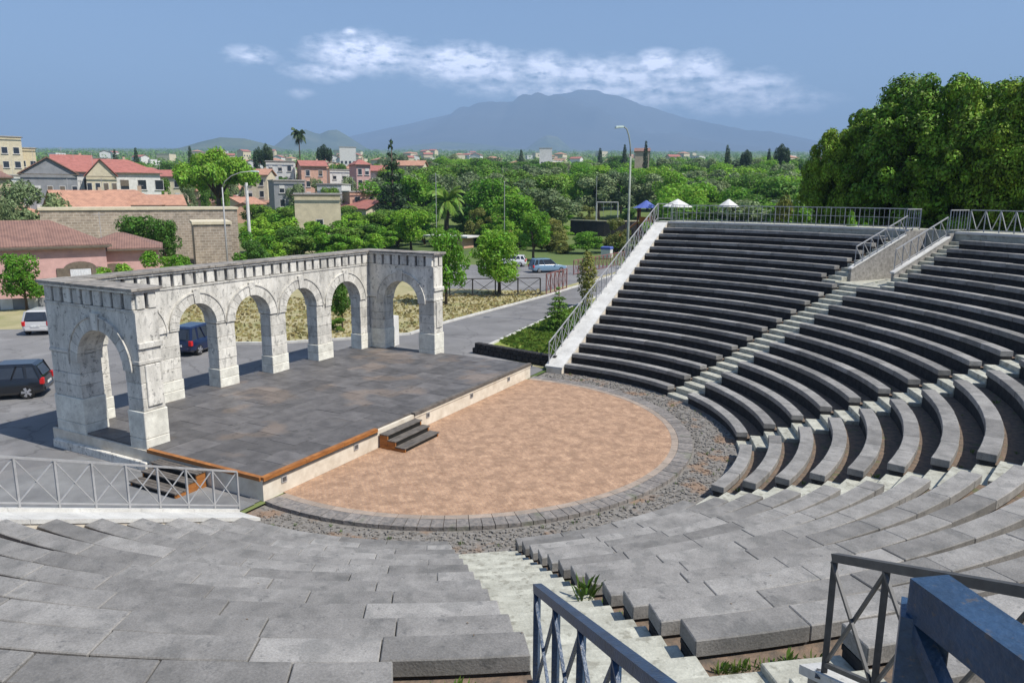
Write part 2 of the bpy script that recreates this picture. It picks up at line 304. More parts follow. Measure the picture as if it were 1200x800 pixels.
def endang(w, r, k):
    """angles (low, high) of wedge w (0=A .. 4=E) at radius r"""
    hi = math.acos(-.23/r) if w == 0 else ang(w-1, r, off_lo(w-1, k))
    lo = -math.acos(-.23/r) if w == 4 else ang(w, r, off_hi(w, k))
    return lo, hi
def arcblock(mb, r0, r1, z0, z1, fa, fb, n):
    """curved block; fa, fb give the end angles as functions of radius"""
    rows = []
    for k in range(n+1):
        u = k/n; q = []
        for r, z in ((r0, z0), (r0, z1), (r1, z1), (r1, z0)):
            a = fa(r)*(1-u)+fb(r)*u; q.append((r*math.cos(a), r*math.sin(a), z))
        rows.append(q)
    b = len(mb.v); mb.quadgrid(rows, True); e = len(mb.v)
    mb.f.append((b+3, b+2, b+1, b)); mb.f.append((e-4, e-3, e-2, e-1))
WLAB = ['far seating wedge of dark basalt rows beside the white railed wall beyond the stage',
        'second seating wedge from the far side, its dark rows below the dark trees',
        'middle seating wedge whose curved benches show long black shadows between grey tops',
        'near right seating wedge paved in grey slabs, right of the pale stairs',
        'near left seating wedge of flat grey slabs, left of the pale stairs in the foreground']
wedges = []
for w in range(5):
    T = tag(empty('seating_wedge', (0,0,0)), WLAB[w], 'seating', 'five wedges of stone seating round the orchestra'); wedges.append(T)
    for k in range(NR):
        r = R0+k*DR; z = (k+1)*H
        fa = lambda q, k=k: endang(w, q, k)[0]; fb = lambda q, k=k: endang(w, q, k)[1]
        L_ = (fb(r)-fa(r))*r; n = max(8, int(L_/.6))
        mb = MB()
        zb = -.3 if k < 2 else z-H-.9
        arcblock(mb, r+.07, r+DR+.07, zb, z-CH, fa, fb, n)             # footing and channel floor
        arcblock(mb, r+.05, r+SEATW-.03, z-CH-.01, z-.19, fa, fb, n)
        row = mb.build('seat_row', lava, T); row.data.materials.append(dirt)  # same stone as the slabs, riser shade put into the near-black colour
        # the channel floor carries soil
        for p in row.data.polygons:
            if p.normal.z > .9 and p.center.z > z-CH-.005 and math.hypot(p.center.x, p.center.y) > r+SEATW: p.material_index = 1
            elif p.normal.z > .9 and abs(p.center.z-(z-CH)) < .004: p.material_index = 1
        # slabs
        cuts = [0.]; 
        while cuts[-1] < L_-.9: cuts.append(cuts[-1]+random.uniform(1.15, 1.75))
        cuts = [c/cuts[-1] for c in cuts] if cuts[-1] > L_-.5 else [c/L_ for c in cuts]+[1.]
        for j in range(len(cuts)-1):
            u0, u1 = cuts[j], cuts[j+1]; g = .006/L_
            ga = lambda q: fa(q)+(fb(q)-fa(q))*(u0+g); gb = lambda q: fa(q)+(fb(q)-fa(q))*(u1-g)
            dz = random.uniform(-.007, .007); dr = random.uniform(-.008, .008)
            s = MB(); arcblock(s, r+dr, r+SEATW+dr, z-.19, z+dz, ga, gb, 3 if L_*(u1-u0) > .8 else 2)
            s.build('seat_slab', basalt, row, bevel=.012)
# ------------------------------------------------------------------ stairs
SLAB = ['far staircase of pale steps climbing to the far railed passage', 'second staircase from the far side, climbing between the second and middle wedges',
        'narrow staircase of pale steps on the near side of the middle wedge', 'pale foreground staircase descending to the orchestra between the near wedges']
for i in range(4):
    T = tag(empty('staircase'), SLAB[i], 'stairs', 'staircases between the seating wedges')
    nst = 2*NR
    for s in range(nst):
        k = s//2; r = R0+s*DR/2; z = s*H/2+.075 if s else .04
        spans = [(SO_[i][1]+.01, SO_[i][0]-.01)]
        if i in PC and k >= 12:
            if s >= 24: spans = [(PC[i]-2.11, PC[i]-1.285), (PC[i]+1.285, PC[i]+2.11)]
        for (o0, o1) in spans:
            if s == 0: z0 = -.2
            else: z0 = z-H/2-.25
            a0 = math.sqrt(r*r); a1 = a0+DR/2+.03
            mb = MB(); dz = random.uniform(-.004, .004); dr = random.uniform(-.01, .01)
            mb.prism([stp(i, a0+dr, o0, z0), stp(i, a1, o0, z0), stp(i, a1, o1, z0), stp(i, a0+dr, o1, z0)], [stp(i, a0+dr, o0, z+dz), stp(i, a1, o0, z+dz), stp(i, a1, o1, z+dz), stp(i, a0+dr, o1, z+dz)])
            mb.build('step', concrete, T, bevel=.012)
    if i in PC:
        c = PC[i]
        # landing and passage floor
        mb = MB(); q = [(21.68, c-2.12), (28.6, c-2.12), (28.6, c+2.12), (21.68, c+2.12)]
        q = [(21.64, c-2.3), (22.75, c-2.3), (22.75, c-1.14), (28.6, c-1.14), (28.6, c+1.14), (22.75, c+1.14), (22.75, c+2.3), (21.64, c+2.3)]
        mb.prism([stp(i, a, o, 3.6) for a, o in q], [stp(i, a, o, 12*H-.004) for a, o in q]); mb.build('landing', concrete, T)
# ------------------------------------------------------------------ passages
for i in PC:
    c = PC[i]
    T = tag(empty('passage'), 'cut passage with sloping white topped walls and railings at the head of the %s stairs' % ('far' if i == 0 else 'foreground'), 'passage', 'passages cut through the upper rows')
    zt = lambda a: H+(a-R0)*H/DR
    for sgn in (-1, 1):
        o0, o1 = c+sgn*1.14, c+sgn*1.28
        if o0 > o1: o0, o1 = o1, o0
        prof = [(22.6, 3.6), (28.6, 3.6), (28.6, ZT-.02), (26.75, ZT-.1), (26.75, zt(26.75)-.1), (22.6, zt(22.6)-.1)]
        MB().prism([stp(i, a, o0, z) for a, z in prof], [stp(i, a, o1, z) for a, z in prof]).build('side_wall', mat('passage_wall_stone', (.34,.325,.30), .9, col2=(.20,.19,.175), scale=5., bump=.6, bscale=16, spots=(8., .55, (.12,.115,.10), .5), coord='World'), T)
        o0 -= .05; o1 += .05
        prof = [(22.55, zt(22.55)-.1), (26.75, zt(26.75)-.1), (26.75, zt(26.75)-.02), (22.55, zt(22.55)-.02)]
        MB().prism([stp(i, a, o0, z) for a, z in prof], [stp(i, a, o1, z) for a, z in prof]).build('coping', coping_m, T)
    MB().prism([stp(i, a, o, 4.) for a, o in ((28.6, c-1.28), (28.75, c-1.28), (28.75, c+1.28), (28.6, c+1.28))], [stp(i, a, o, ZT) for a, o in ((28.6, c-1.28), (28.75, c-1.28), (28.75, c+1.28), (28.6, c+1.28))]).build('end_wall', concrete, T)
    MB().prism([stp(i, a, o, 4.33) for a, o in ((28.55, c-.6), (28.61, c-.6), (28.61, c+.6), (28.55, c+.6))], [stp(i, a, o, 6.4) for a, o in ((28.55, c-.6), (28.61, c-.6), (28.61, c+.6), (28.55, c+.6))]).build('door', darkmetal, T)
# ------------------------------------------------------------------ top walkway and outer wall
mb = MB(); RW = 29.6
def walk_seg(fa, fb, n): arcblock(mb, RT, RW, -.2, ZT, fa, fb, n)
walk_seg(lambda r: ang(0, r, PC[0]+1.285), lambda r: math.acos(-.23/r), 14)
walk_seg(lambda r: ang(3, r, PC[3]+1.285), lambda r: ang(0, r, PC[0]-1.285), 40)
walk_seg(lambda r: -math.acos(-.23/r), lambda r: ang(3, r, PC[3]-1.285), 14)
tag(mb.build('top_walkway', concrete), kind='structure')
mb = MB()
for fa, fb, n in ((lambda r: ang(0, r, PC[0]+1.285), lambda r: math.acos(-.23/r), 14), (lambda r: ang(3, r, PC[3]+1.285), lambda r: ang(0, r, PC[0]-1.285), 40), (lambda r: -math.acos(-.23/r), lambda r: ang(3, r, PC[3]-1.285), 14)):
    arcblock(mb, RT-.04, RT+.3, ZT-.1, ZT+.02, fa, fb, n)
tag(mb.build('walkway_kerb', coping_m), kind='structure')
# ------------------------------------------------------------------ orchestra
def cpoly(r, x0, n=90):
    a0 = math.acos(x0/r); return [(r*math.cos(a0-2*a0*k/n), r*math.sin(a0-2*a0*k/n)) for k in range(n+1)]
XS = -1.19
tag(MB().poly([(x, y, 0.) for x, y in cpoly(8.05, XS)]).build('orchestra_floor', brickfloor()), kind='structure')
ringm = mat('ring_stone', (.27,.24,.215), .9, col2=(.13,.125,.12), scale=6., bump=.9, bscale=12, rnd=.15, spots=(1.2, .6, (.12,.14,.08), .5), coord='World')
pale = mat('ring_inner_stone', (.38,.30,.24), .85, col2=(.26,.22,.18), scale=3, bump=.3, rnd=.1, coord='World')
rg = tag(MB().quadgrid([[(8.07*math.cos(a), 8.07*math.sin(a), -.02), (8.78*math.cos(a), 8.78*math.sin(a), -.02)] for a in [math.radians(-98+196*k/80) for k in range(81)]]).build('orchestra_ring', dirt), kind='structure')
for k in range(84):
    a0 = math.radians(-97.5+195*k/84); a1 = math.radians(-97.5+195*(k+1)/84)
    m = MB(); arcblock(m, 8.3, 8.8, -.2, random.uniform(.0, .012), lambda r: a0+.0012, lambda r: a1-.0012, 1); m.build('paving_stone', ringm, rg)
    if k % 2 == 0:
        a1 = math.radians(-97.5+195*(k+2)/84)
        m = MB(); arcblock(m, 8.05, 8.29, -.05, .006, lambda r: a0+.001, lambda r: a1-.001, 2); m.build('border_stone', pale, rg)
gut = mat('gutter_cobbles', (.27,.25,.225), .95, col2=(.12,.112,.10), scale=9., bump=1., bscale=16, spots=(.9, .55, (.26,.17,.11), .75), coord='World')
tag(MB().quadgrid([[(8.7*math.cos(a), 8.7*math.sin(a), -.12), (10.6*math.cos(a), 10.6*math.sin(a), -.10)] for a in [math.radians(-100+200*k/80) for k in range(81)]]).build('gutter', gut), kind='structure')
# loose cobbles of the gutter, as real relief
def cobbles():
    m = MB()
    for k in range(2600):
        a = random.uniform(-1.66, 1.66); r = random.uniform(8.9, 10.3)
        x, y = r*math.cos(a), r*math.sin(a); s = random.uniform(.035, .085); t = random.uniform(0, PI)
        q = [(x+s*math.cos(t+j*PI/2)*random.uniform(.8,1.2), y+s*math.sin(t+j*PI/2)*random.uniform(.8,1.2)) for j in range(4)]
        h = -.11+random.uniform(.015, .045)
        m.prism([(u, v, -.13) for u, v in q], [(u*.8+x*.2, v*.8+y*.2, h) for u, v in q])
    tag(m.build('gutter_stones', gut), 'grey and brown cobbles filling the gutter round the orchestra', 'cobbles', kind='stuff')
cobbles()
# ------------------------------------------------------------------ stage
X0, X1, Y0, Y1, ZS = -11.5, -1.2, -8.72, 8.45, .70
T = tag(empty('stage', (-6, 0, 0)), 'low stage paved with dark stone slabs and edged in orange wood', 'stage')
def part(mb, name, m, parent, **k):
    # geometry is written in world coordinates: shift it into the parent's frame
    L = parent.matrix_world_loc if hasattr(parent, 'matrix_world_loc') else parent.location
    mb.v = [(v[0]-L[0], v[1]-L[1], v[2]-L[2]) for v in mb.v]; return mb.build(name, m, parent, **k)
part(MB().box(X0, X1, Y0, Y1, -.1, ZS-.07), 'stage_wall', plaster, T)
nx, ny = 9, 17
for a in range(nx):
    for b in range(ny):
        x0 = X0+(X1-.12-X0)*a/nx; x1 = X0+(X1-.12-X0)*(a+1)/nx; sh = .5 if a % 2 else 0
        y0 = Y0+.1+(Y1-.2-Y0)*(b+sh)/ny; y1 = min(Y1-.1, Y0+.1+(Y1-.2-Y0)*(b+1+sh)/ny)
        if b == 0 and sh: part(MB().box(x0+.005, x1-.005, Y0+.1, y0-.005, ZS-.069, ZS-.004), 'paver', stage_m, T)
        if y1-y0 < .1: continue
        part(MB().box(x0+.005, x1-.005, y0+.005, y1-.005, ZS-.069, ZS+random.uniform(-.006, .004)), 'paver', stage_m, T)
for y0, y1 in ((Y0, -3.45), (-1.25, Y1)):
    n = int((y1-y0)/1.6)
    for k in range(n): part(MB().box(X1-.115, X1+.05, y0+(y1-y0)*k/n+.006, y0+(y1-y0)*(k+1)/n-.006, ZS-.1, ZS+random.uniform(.012, .02)), 'edge_board', wood if y0 < -3 else darkwood, T)
    part(MB().box(X1+.002, X1+.03, y0, y1, ZS-.19, ZS-.13), 'fascia_strip', darkmetal if y0 < -3 else plaster, T)
for k in range(3): part(MB().box(-6.3+1.68*k, -6.3+1.68*(k+1)-.01, Y0-.05, Y0+.1, ZS-.1, ZS+.016), 'edge_board', wood, T)
for y in (-7.9, -4.6, -.35, 2.9, 6.2):
    l = part(MB().box(X1, X1+.03, y-.11, y+.11, .3, .5), 'wall_light', galv, T); 
    part(MB().box(X1+.028, X1+.034, y-.075, y+.075, .335, .465), 'light_panel', darkmetal, T)
def stage_steps(loc, rz, label):
    T = tag(empty('stage_steps', loc, rz), label, 'steps', 'wooden steps up to the stage')
    MB().box(0, 1.05, -1.05, 1.05, 0, .1).build('bottom_frame', wood, T)
    for j, (x0, x1, z) in enumerate(((0, .36, .52), (.34, .7, .34), (.68, 1.12, .16))):
        MB().box(x0, x1-.03, -1.03, -.97, 0, z-.04).build('side_board', wood, T); MB().box(x0, x1-.03, .97, 1.03, 0, z-.04).build('side_board', wood, T)
        MB().box(x1-.08, x1-.05, -.97, .97, 0, z-.05).build('riser_board', mat('black_gap', (.02,.018,.015), .9), T)
        for q in range(3):
            w = (x1-x0)/3; MB().box(x0+w*q+.008, x0+w*(q+1)-.008, -1.06, 1.06, z-.04, z).build('tread_board', darkwood, T)
stage_steps((X1+.055, -2.35, 0), 0, 'weathered wooden steps with orange sides in front of the stage')
stage_steps((-4.6, Y0-.055, 0), -PI/2, 'dark wooden steps at the near side of the stage, behind the left railing')
# ------------------------------------------------------------------ arcade
AT_ = tag(empty('stone_arcade', (-11, 0, 0)), 'weathered white stone arcade with round arches standing along three sides of the stage', 'arcade')
class Face:
    """a wall run: maps (u along, d outward depth, z) to the world"""
    def __init__(s, org, ux, dx, t=.66): s.o = org; s.u = ux; s.d = dx; s.t = t
    def __call__(s, u, d, z): return (s.o[0]+s.u[0]*u+s.d[0]*d, s.o[1]+s.u[1]*u+s.d[1]*d, z)
THK = .66
def fbox(F_, u0, u1, d0, d1, z0, z1): return MB().prism([F_(u0,d0,z0), F_(u1,d0,z0), F_(u1,d1,z0), F_(u0,d1,z0)], [F_(u0,d0,z1), F_(u1,d0,z1), F_(u1,d1,z1), F_(u0,d1,z1)])
def arch_run(F_, piers, zfloor, crown=4.45, faces=(0, 1), base_h=1.2, skip=()):
    """piers: [(u0,u1)...]; arches between successive ones. d=0 front face, d=-F_.t back"""
    for (u0, u1) in piers:
        z = zfloor; 
        bh = [zfloor+base_h*.52, zfloor+base_h]
        for zz in bh:
            part(fbox(F_, u0-.035, u1+.035, .035, -F_.t-.035, z+.004, zz-.004), 'base_block', marble_base, AT_, bevel=.02); z = zz
        zs = []
        while z < 3.2: z2 = z+random.uniform(.38, .55); z2 = 3.42 if z2 > 3.1 else z2; zs.append((z, z2)); z = z2
        for a, b in zs:
            e = random.uniform(-.012, .012)
            if u1-u0 > 1.3 and random.random() < .6:
                mid = (u0+u1)/2+random.uniform(-.15, .15)
                part(fbox(F_, u0, mid-.004, e, -F_.t, a+.004, b-.004), 'pier_block', limestone, AT_, bevel=.015); part(fbox(F_, mid+.004, u1, e*.5, -F_.t, a+.004, b-.004), 'pier_block', limestone, AT_, bevel=.015)
            else: part(fbox(F_, u0, u1, e, -F_.t-e, a+.004, b-.004), 'pier_block', limestone, AT_, bevel=.015)
        part(fbox(F_, u0-.025, u1+.025, .03, -F_.t-.03, 3.44, 3.56), 'impost', limestone, AT_, bevel=.015)
    # spandrel walls with the round openings cut out
    for (a, b) in zip(piers[:-1], piers[1:]):
        u0, u1 = a[1], b[0]; c = (u0+u1)/2; r = (u1-u0)/2; zc = crown-r; rise = 1.
        n = 20
        arcp = [(c+r*math.cos(PI-PI*k/n), zc+r*math.sin(PI-PI*k/n)) for k in range(n+1)]
        ml, mr = (a[0]+a[1])/2, (b[0]+b[1])/2
        if a is piers[0]: ml = a[0]
        if b is piers[-1]: mr = b[1]
        zb = 3.56
        mb = MB(); top = 5.12
        pts = [(ml, top), (ml, zb), (u0, zb)]+[p for p in arcp if p[1] > zb+.001]+[(u1, zb), (mr, zb), (mr, top)]
        # faces as vertical strips above the opening (robust quads)
        us = [ml, u0]+[p[0] for p in arcp if p[1] > zb+.001]+[u1, mr]; zlow = [zb, zb]+[p[1] for p in arcp if p[1] > zb+.001]+[zb, zb]
        for d, in ((0.,), (-F_.t,)):
            mb.quadgrid([[F_(u, d, z) for u, z in zip(us, zlow)], [F_(u, d, top) for u in us]])
        mb.quadgrid([[F_(u, 0, z) for u, z in zip(us, zlow)], [F_(u, -F_.t, z) for u, z in zip(us, zlow)]])
        for u in (ml, mr): mb.quadgrid([[F_(u, 0, zb), F_(u, 0, top)], [F_(u, -F_.t, zb), F_(u, -F_.t, top)]])
        part(mb, 'spandrel_wall', limestone, AT_)
        # voussoirs, proud of the wall on both faces
        nv = 13
        for d0, d1 in ((-.1, .085), (-F_.t-.085, -F_.t+.1)):
            mm = MB(); mm.quadgrid([[F_(c+rr*math.cos(PI-PI*q/24), dd, zc+rr*math.sin(PI-PI*q/24)) for rr, dd in ((r+.395, d0), (r+.395, d1), (r+.45, d1), (r+.45, d0))] for q in range(25)], True); part(mm, 'archivolt', limestone, AT_)
        for k in range(nv):
            t0, t1 = PI-PI*k/nv-.006, PI-PI*(k+1)/nv+.006; key = k == nv//2
            ro = r+(.56 if key else .40); pr = .09 if key else .05
            q = [(r-.015, t0), (ro, t0), (ro, (t0+t1)/2), (ro, t1), (r-.015, t1), (r-.015, (t0+t1)/2)]
            if zc+ro*math.sin(max(t0,t1) if k > nv/2 else min(t0,t1)) < 3.3: pass
            for d0, d1 in ((-.2, pr), (-F_.t-pr, -F_.t+.2)):
                part(MB().prism([F_(c+rr*math.cos(t), d0, zc+rr*math.sin(t)) for rr, t in q], [F_(c+rr*math.cos(t), d1, zc+rr*math.sin(t)) for rr, t in q]), 'keystone' if key else 'voussoir', limestone, AT_)
copstone = mat('weathered_coping', (.34,.31,.27), .9, col2=(.16,.15,.135), scale=3., bump=.6, spots=(4., .58, (.10,.09,.075), .6), rnd=.15, coord='World')
def entab(F_, u0, u1, e0=.0, e1=.0):
    part(fbox(F_, u0-e0, u1+e1, .03, -F_.t-.03, 5.121, 5.2), 'architrave', limestone, AT_)
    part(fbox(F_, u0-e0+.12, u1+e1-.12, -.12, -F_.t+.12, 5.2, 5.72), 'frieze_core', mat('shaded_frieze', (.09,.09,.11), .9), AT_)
    n = round((u1-u0)/.52); w = (u1-u0)/n
    for k in range(n):
        a = u0+w*k+.07; b = u0+w*(k+1)-.07
        part(fbox(F_, a, b, .02+random.uniform(0, .02), -.2, 5.21, 5.71), 'frieze_block', limestone, AT_, bevel=.02)
        part(fbox(F_, a, b, -F_.t-.02, -F_.t+.2, 5.21, 5.71), 'frieze_block', limestone, AT_, bevel=.02)
    part(fbox(F_, u0-.08-e0, u1+.08+e1, .10, -F_.t-.10, 5.722, 5.80), 'cornice', limestone, AT_, bevel=.01)
    m = max(2, int((u1-u0)/1.3))
    for k in range(m):
        a = u0-.16-e0+(u1-u0+.32+e0+e1)*k/m; b = a+(u1-u0+.32+e0+e1)/m
        part(fbox(F_, a+.004, b-.004, .15, -F_.t-.15, 5.803, 5.90+random.uniform(-.01, .01)), 'coping_stone', copstone, AT_, bevel=.012)
XL = -10.56
Fl = Face((XL, 0), (0, 1), (1, 0))               # long wall, faces the orchestra
arch_run(Fl, [(-7.78, -7.0), (-4.97, -4.0), (-2.16, -1.22), (.80, 1.74), (3.78, 4.80), (7.04, 7.80)], .64, base_h=.85)
Fn = Face((XL-THK, -8.64), (1, 0), (0, -1), .80)       # near wing, outer face toward the near railing
for u0, u1, zf in ((0, 1.72, -.05),): pass
LW = XL+4.15+THK-(XL)                             # wing length measured from the back of the long wall
arch_run(Fn, [(0, 1.56), (4.02, 4.79)], .0, crown=4.42, base_h=1.9)
Ff = Face((XL-THK, 7.85), (1, 0), (0, -1), .80)        # far wing, seen from its inner side
arch_run(Ff, [(0, 1.60), (3.84, 4.79)], .0, crown=4.4, base_h=1.75)
entab(Fl, -7.74, 7.80)
entab(Fn, 0, 4.79)
entab(Ff, 0, 4.79)
# return ends of the wings: frieze blocks and pilasters on the end faces
for yy0, yy1 in ((-8.62, -7.81), (7.0+.87, 8.68)):
    xe = XL-THK+4.79
    for k in range(2):
        w = (yy1-yy0)/2; part(MB().box(xe-.11, xe+.035, yy0+w*k+.06, yy0+w*(k+1)-.06, 5.21, 5.71), 'frieze_block', limestone, AT_, bevel=.02)
    part(MB().box(xe-.01, xe+.06, yy0+.14, yy1-.14, 2.05, 3.42), 'pilaster', limestone, AT_, bevel=.02)
    part(MB().box(xe-.01, xe+.075, yy0-.03, yy1+.03, 3.95, 4.15), 'band', limestone, AT_, bevel=.02)
# plinth sill across the outer side of the near wing
part(MB().box(XL-THK-.12, -6.3, -8.86, -8.70, -.05, .28), 'plinth', limestone, AT_, bevel=.02)
part(MB().box(-9.6, -7.3, -8.62, -7.85, -.05, .62), 'sill', stage_m, AT_)
# ------------------------------------------------------------------ railings
def part_rel(mb, name, m, parent, root):
    L = root.location; mb.v = [(v[0]-L[0], v[1]-L[1], v[2]-L[2]) for v in mb.v]; return mb.build(name, m, parent)
def railing(label, path, hgt=1.0, sp=.61, m=galv, post=.035, top=.045, style='X', low=.1, mid=False, cat='railing', group='metal railings of the theatre', toph=None, thin=.5):
    """path: list of 3D foot points"""
    P0 = Vector(path[0]); T = tag(empty('railing', P0), label, cat, group)
    pts = []
    for a, b in zip(path[:-1], path[1:]):
        a, b = Vector(a), Vector(b); n = max(1, round((b-a).length/sp))
        for k in range(n): pts.append(a.lerp(b, k/n))
    pts.append(Vector(path[-1]))
    U = Vector((0,0,1))
    for a, b in zip(path[:-1], path[1:]):
        a, b = Vector(a), Vector(b)
        part(MB().bar(a+U*hgt, b+U*hgt, top, toph or top), 'top_rail', m, T)
        part(MB().bar(a+U*low, b+U*low, post*.8), 'bottom_rail', m, T)
        if mid: 
            for q in mid: part(MB().bar(a+U*q, b+U*q, post*.6), 'middle_rail', m, T)
    for i, p in enumerate(pts):
        q_ = part(MB().bar(p-U*.03, p+U*(hgt-top*.4), post), 'post', m, T)
        if (p-Vector(CAM)).length < 16: part_rel(MB().box(p.x-post*1.3, p.x+post*1.3, p.y-post*1.3, p.y+post*1.3, p.z+.0, p.z+.012), 'base_plate', m, q_, T)
    for i in range(len(pts)-1):
        a, b = pts[i], pts[i+1]; t = post*thin; e = (hgt-top*.5)
        if style == 'X':
            part(MB().bar(a+U*low, b+U*e, t), 'brace', m, T); n = (b-a).cross(U).normalized()*t*.9
            part(MB().bar(a+U*e+n, b+U*low+n, t), 'brace', m, T)
        elif style == 'V':
            c = (a+b)/2
            part(MB().bar(a+U*e, c+U*low, t*1.3), 'brace', m, T); part(MB().bar(c+U*low, b+U*e, t*1.3), 'brace', m, T)
        elif style == 'N':
            part(MB().bar(a+U*e, b+U*low, t*1.5), 'brace', m, T)
        elif style == 'B':
            for q in (.33, .66): part(MB().bar(a.lerp(b, q)+U*low, a.lerp(b, q)+U*e, t), 'baluster', m, T)
    return T
zt = lambda a: H+(a-R0)*H/DR
c = PC[3]
railing('dark sloping railing on the left wall of the foreground passage, descending to the stairs', [stp(3, 22.62, c-1.07, zt(22.65)-.05), stp(3, 26.3, c-1.07, zt(26.3)-.05)], .885, .66, bluepaint, .04, .062, 'X')
railing('grey sloping railing with crossed braces right of the foreground stairs', [stp(3, 22.8, c+1.14, zt(22.8)-.05), stp(3, 26.7, c+1.14, zt(26.7)-.05)], .98, .64, darkmetal, .045, .06, 'X')
railing('thick blue painted railing closest to the camera at the lower right', [stp(3, 26.22, c-1.02, ZT-.12), stp(3, 28.4, c-1.0, ZT-.12)], 1.14, 1.1, bluepaint, .085, .085, 'X', toph=.085, thin=.35)
c = PC[0]
railing('light sloping railing on the left wall of the far passage', [stp(0, 22.8, c+1.12, zt(22.8)-.03), stp(0, 26.7, c+1.12, zt(26.7)-.03)], 1.0, .62, galv, .04, .05, 'N')
railing('light sloping railing on the right wall of the far passage', [stp(0, 22.8, c-1.12, zt(22.8)-.03), stp(0, 26.7, c-1.12, zt(26.7)-.03)], 1.0, .62, galv, .04, .05, 'N')
railing('short level railing above the left end of the far passage wall', [stp(0, 26.75, c+1.2, ZT), stp(0, 28.1, c+1.3, ZT)], 1.1, .7, galv, .05, .05, 'B')
railing('short level railing above the right end of the far passage wall', [stp(0, 26.75, c-1.2, ZT), stp(0, 28.1, c-1.3, ZT)], 1.1, .7, galv, .05, .05, 'B')
def arcpath(r, a0, a1, z, n): return [(r*math.cos(a0+(a1-a0)*k/n), r*math.sin(a0+(a1-a0)*k/n), z) for k in range(n+1)]
railing('long light railing along the top of the far wedge, before the playground', arcpath(28.2, math.acos(-.3/28.2), ang(0, 28.2, PC[0]+1.4), ZT, 9), 1.1, 1.1, galv, .04, .05, 'B', mid=(.6,))
railing('zigzag braced railing along the top of the second wedge under the dark trees', arcpath(28.2, ang(0, 28.2, PC[0]-1.4), math.radians(20), ZT, 10), 1.1, .85, galv, .05, .05, 'V')
# sloping white walls at both ends of the cavea
def ramp_wall(sg, label):
    T = tag(empty('ramp_wall', (-.7, sg*10, 0)), label, 'wall', 'sloping white end walls of the seating')
    ya, yb = (9.75 if sg < 0 else 10.1), 27.2
    zz = lambda y: H+(y-R0)*H/DR
    zf = (lambda y: zz(y)-.02)
    prof = [(ya, -.3), (yb, -.3), (yb, zf(yb)-.1), (ya, zf(ya)-.1)]
    part(MB().prism([(-1.12, sg*y, z) for y, z in prof], [(-.26, sg*y, z) for y, z in prof]), 'wall_body', plaster, T)
    n = 12
    for k in range(n):
        y0 = ya+(yb-ya)*k/n; y1 = ya+(yb-ya)*(k+1)/n-.006
        q = [(y0, zf(y0)-.1), (y1, zf(y1)-.1), (y1, zf(y1)), (y0, zf(y0))]
        part(MB().prism([(-1.2, sg*y, z) for y, z in q], [(-.235, sg*y, z) for y, z in q]), 'coping_slab', coping_m, T)
        if sg < 0: part(MB().prism([(-1.2, sg*y, z+.1) for y, z in q], [(-1.0, sg*y, z+.16) for y, z in q]) if 0 else MB().prism([(-1.2, sg*y, zf(y)+dz) for y, dz in ((y0,.001),(y1,.001),(y1,.07),(y0,.07))], [(-1.02, sg*y, zf(y)+dz) for y, dz in ((y0,.001),(y1,.001),(y1,.07),(y0,.07))]), 'kerb', coping_m, T)
    return zf
zf = ramp_wall(-1, 'white topped sloping wall at the left edge, carrying a grey crossed railing')
railing('grey crossed railing on the sloping wall at the left, before the stage', [(-1.1, -9.7, zf(9.7)+.05), (-1.1, -26.5, zf(26.5)+.05)], 1.12, .86, galv, .045, .05, 'X', low=.12)
zf = ramp_wall(1, 'broad white sloping wall along the far end of the seating, right of the small lawn')
railing('slender grey railing running up the far white sloping wall', [(-1.08, 10.3, zf(10.3)), (-1.08, 27.6, zf(27.6))], 1.1, .86, galv, .04, .05, 'X', low=.12)
railing('short railing turning the corner at the top of the far white wall', [(-1.08, 27.7, ZT+.1), (-.2, 28.2, ZT+.1)], 1.1, .8, galv, .04, .05, 'B')
MBc = MB().box(-1.2, -.3, 27.2, 29.0, -.2, ZT); tag(MBc.build('corner_platform', concrete), kind='structure')
MBc = MB().box(-1.2, -.3, -29.0, -27.2, -.2, ZT); tag(MBc.build('corner_platform', concrete), kind='structure')
#BACKGROUND
# ------------------------------------------------------------------ ground
def terrain():
    m = MB(); na = 300
    rs = [29.4, 31]+[34*1.055**k for k in range(118)]
    rows = []
    for r in rs:
        row = []
        for k in range(na):
            a = 2*PI*k/na; x, y = r*math.cos(a), r*math.sin(a)
            row.append((x, y, terr(x, y)-.03+(.0 if r < 150 else .006*(r-150)**.6*math.sin(a*23+r*.01)*math.cos(r*.013+a*7))))
        rows.append(row)
    m.quadgrid(rows, True)
    a0 = math.acos(-1.1/29.4)
    m.poly([(29.4*math.cos(a0+(2*PI-2*a0)*k/40), 29.4*math.sin(a0+(2*PI-2*a0)*k/40), -.03) for k in range(41)])
    tag(m.build('ground', plain), kind='structure')
terrain()
def sheet(name, pts, m, z=.0, px=True, z0=0.):
    q = [GP(*p, z0) if px else Vector((*p, 0)) for p in pts]
    return tag(MB().poly([(v.x, v.y, z) for v in q]).build(name, m), kind='structure')
sheet('dry_verge', [(-300,400),(-300,330),(60,318),(200,306),(300,300),(520,291),(760,285),(900,300),(700,430),(560,430),(300,470),(0,470)], drygrass, -.012)
sheet('car_park', [(-60,-40),(-60,8)]+[tuple(GP(*p, 0))[:2] for p in [(0,386),(60,385),(200,383),(236,403),(320,403),(420,397),(480,392),(520,379),(640,347),(722,322),(742,328),(690,352),(640,374),(580,402),(560,411)]]+[(-1.3,10.3),(-1.3,8.),(-1.3,-40)], asphalt, .0, px=False)
sheet('upper_car_park', [(505,318),(522,338),(640,341),(720,319),(770,300),(712,286),(560,296)], asphalt, -.006)
sheet('side_street', [(255,335),(268,286),(276,276),(290,276),(303,300),(312,335)], asphalt, -.006)
sheet('lawn', [(583,400),(640,374),(690,353),(742,330),(742,440),(645,426),(562,411)], lawn, .004)
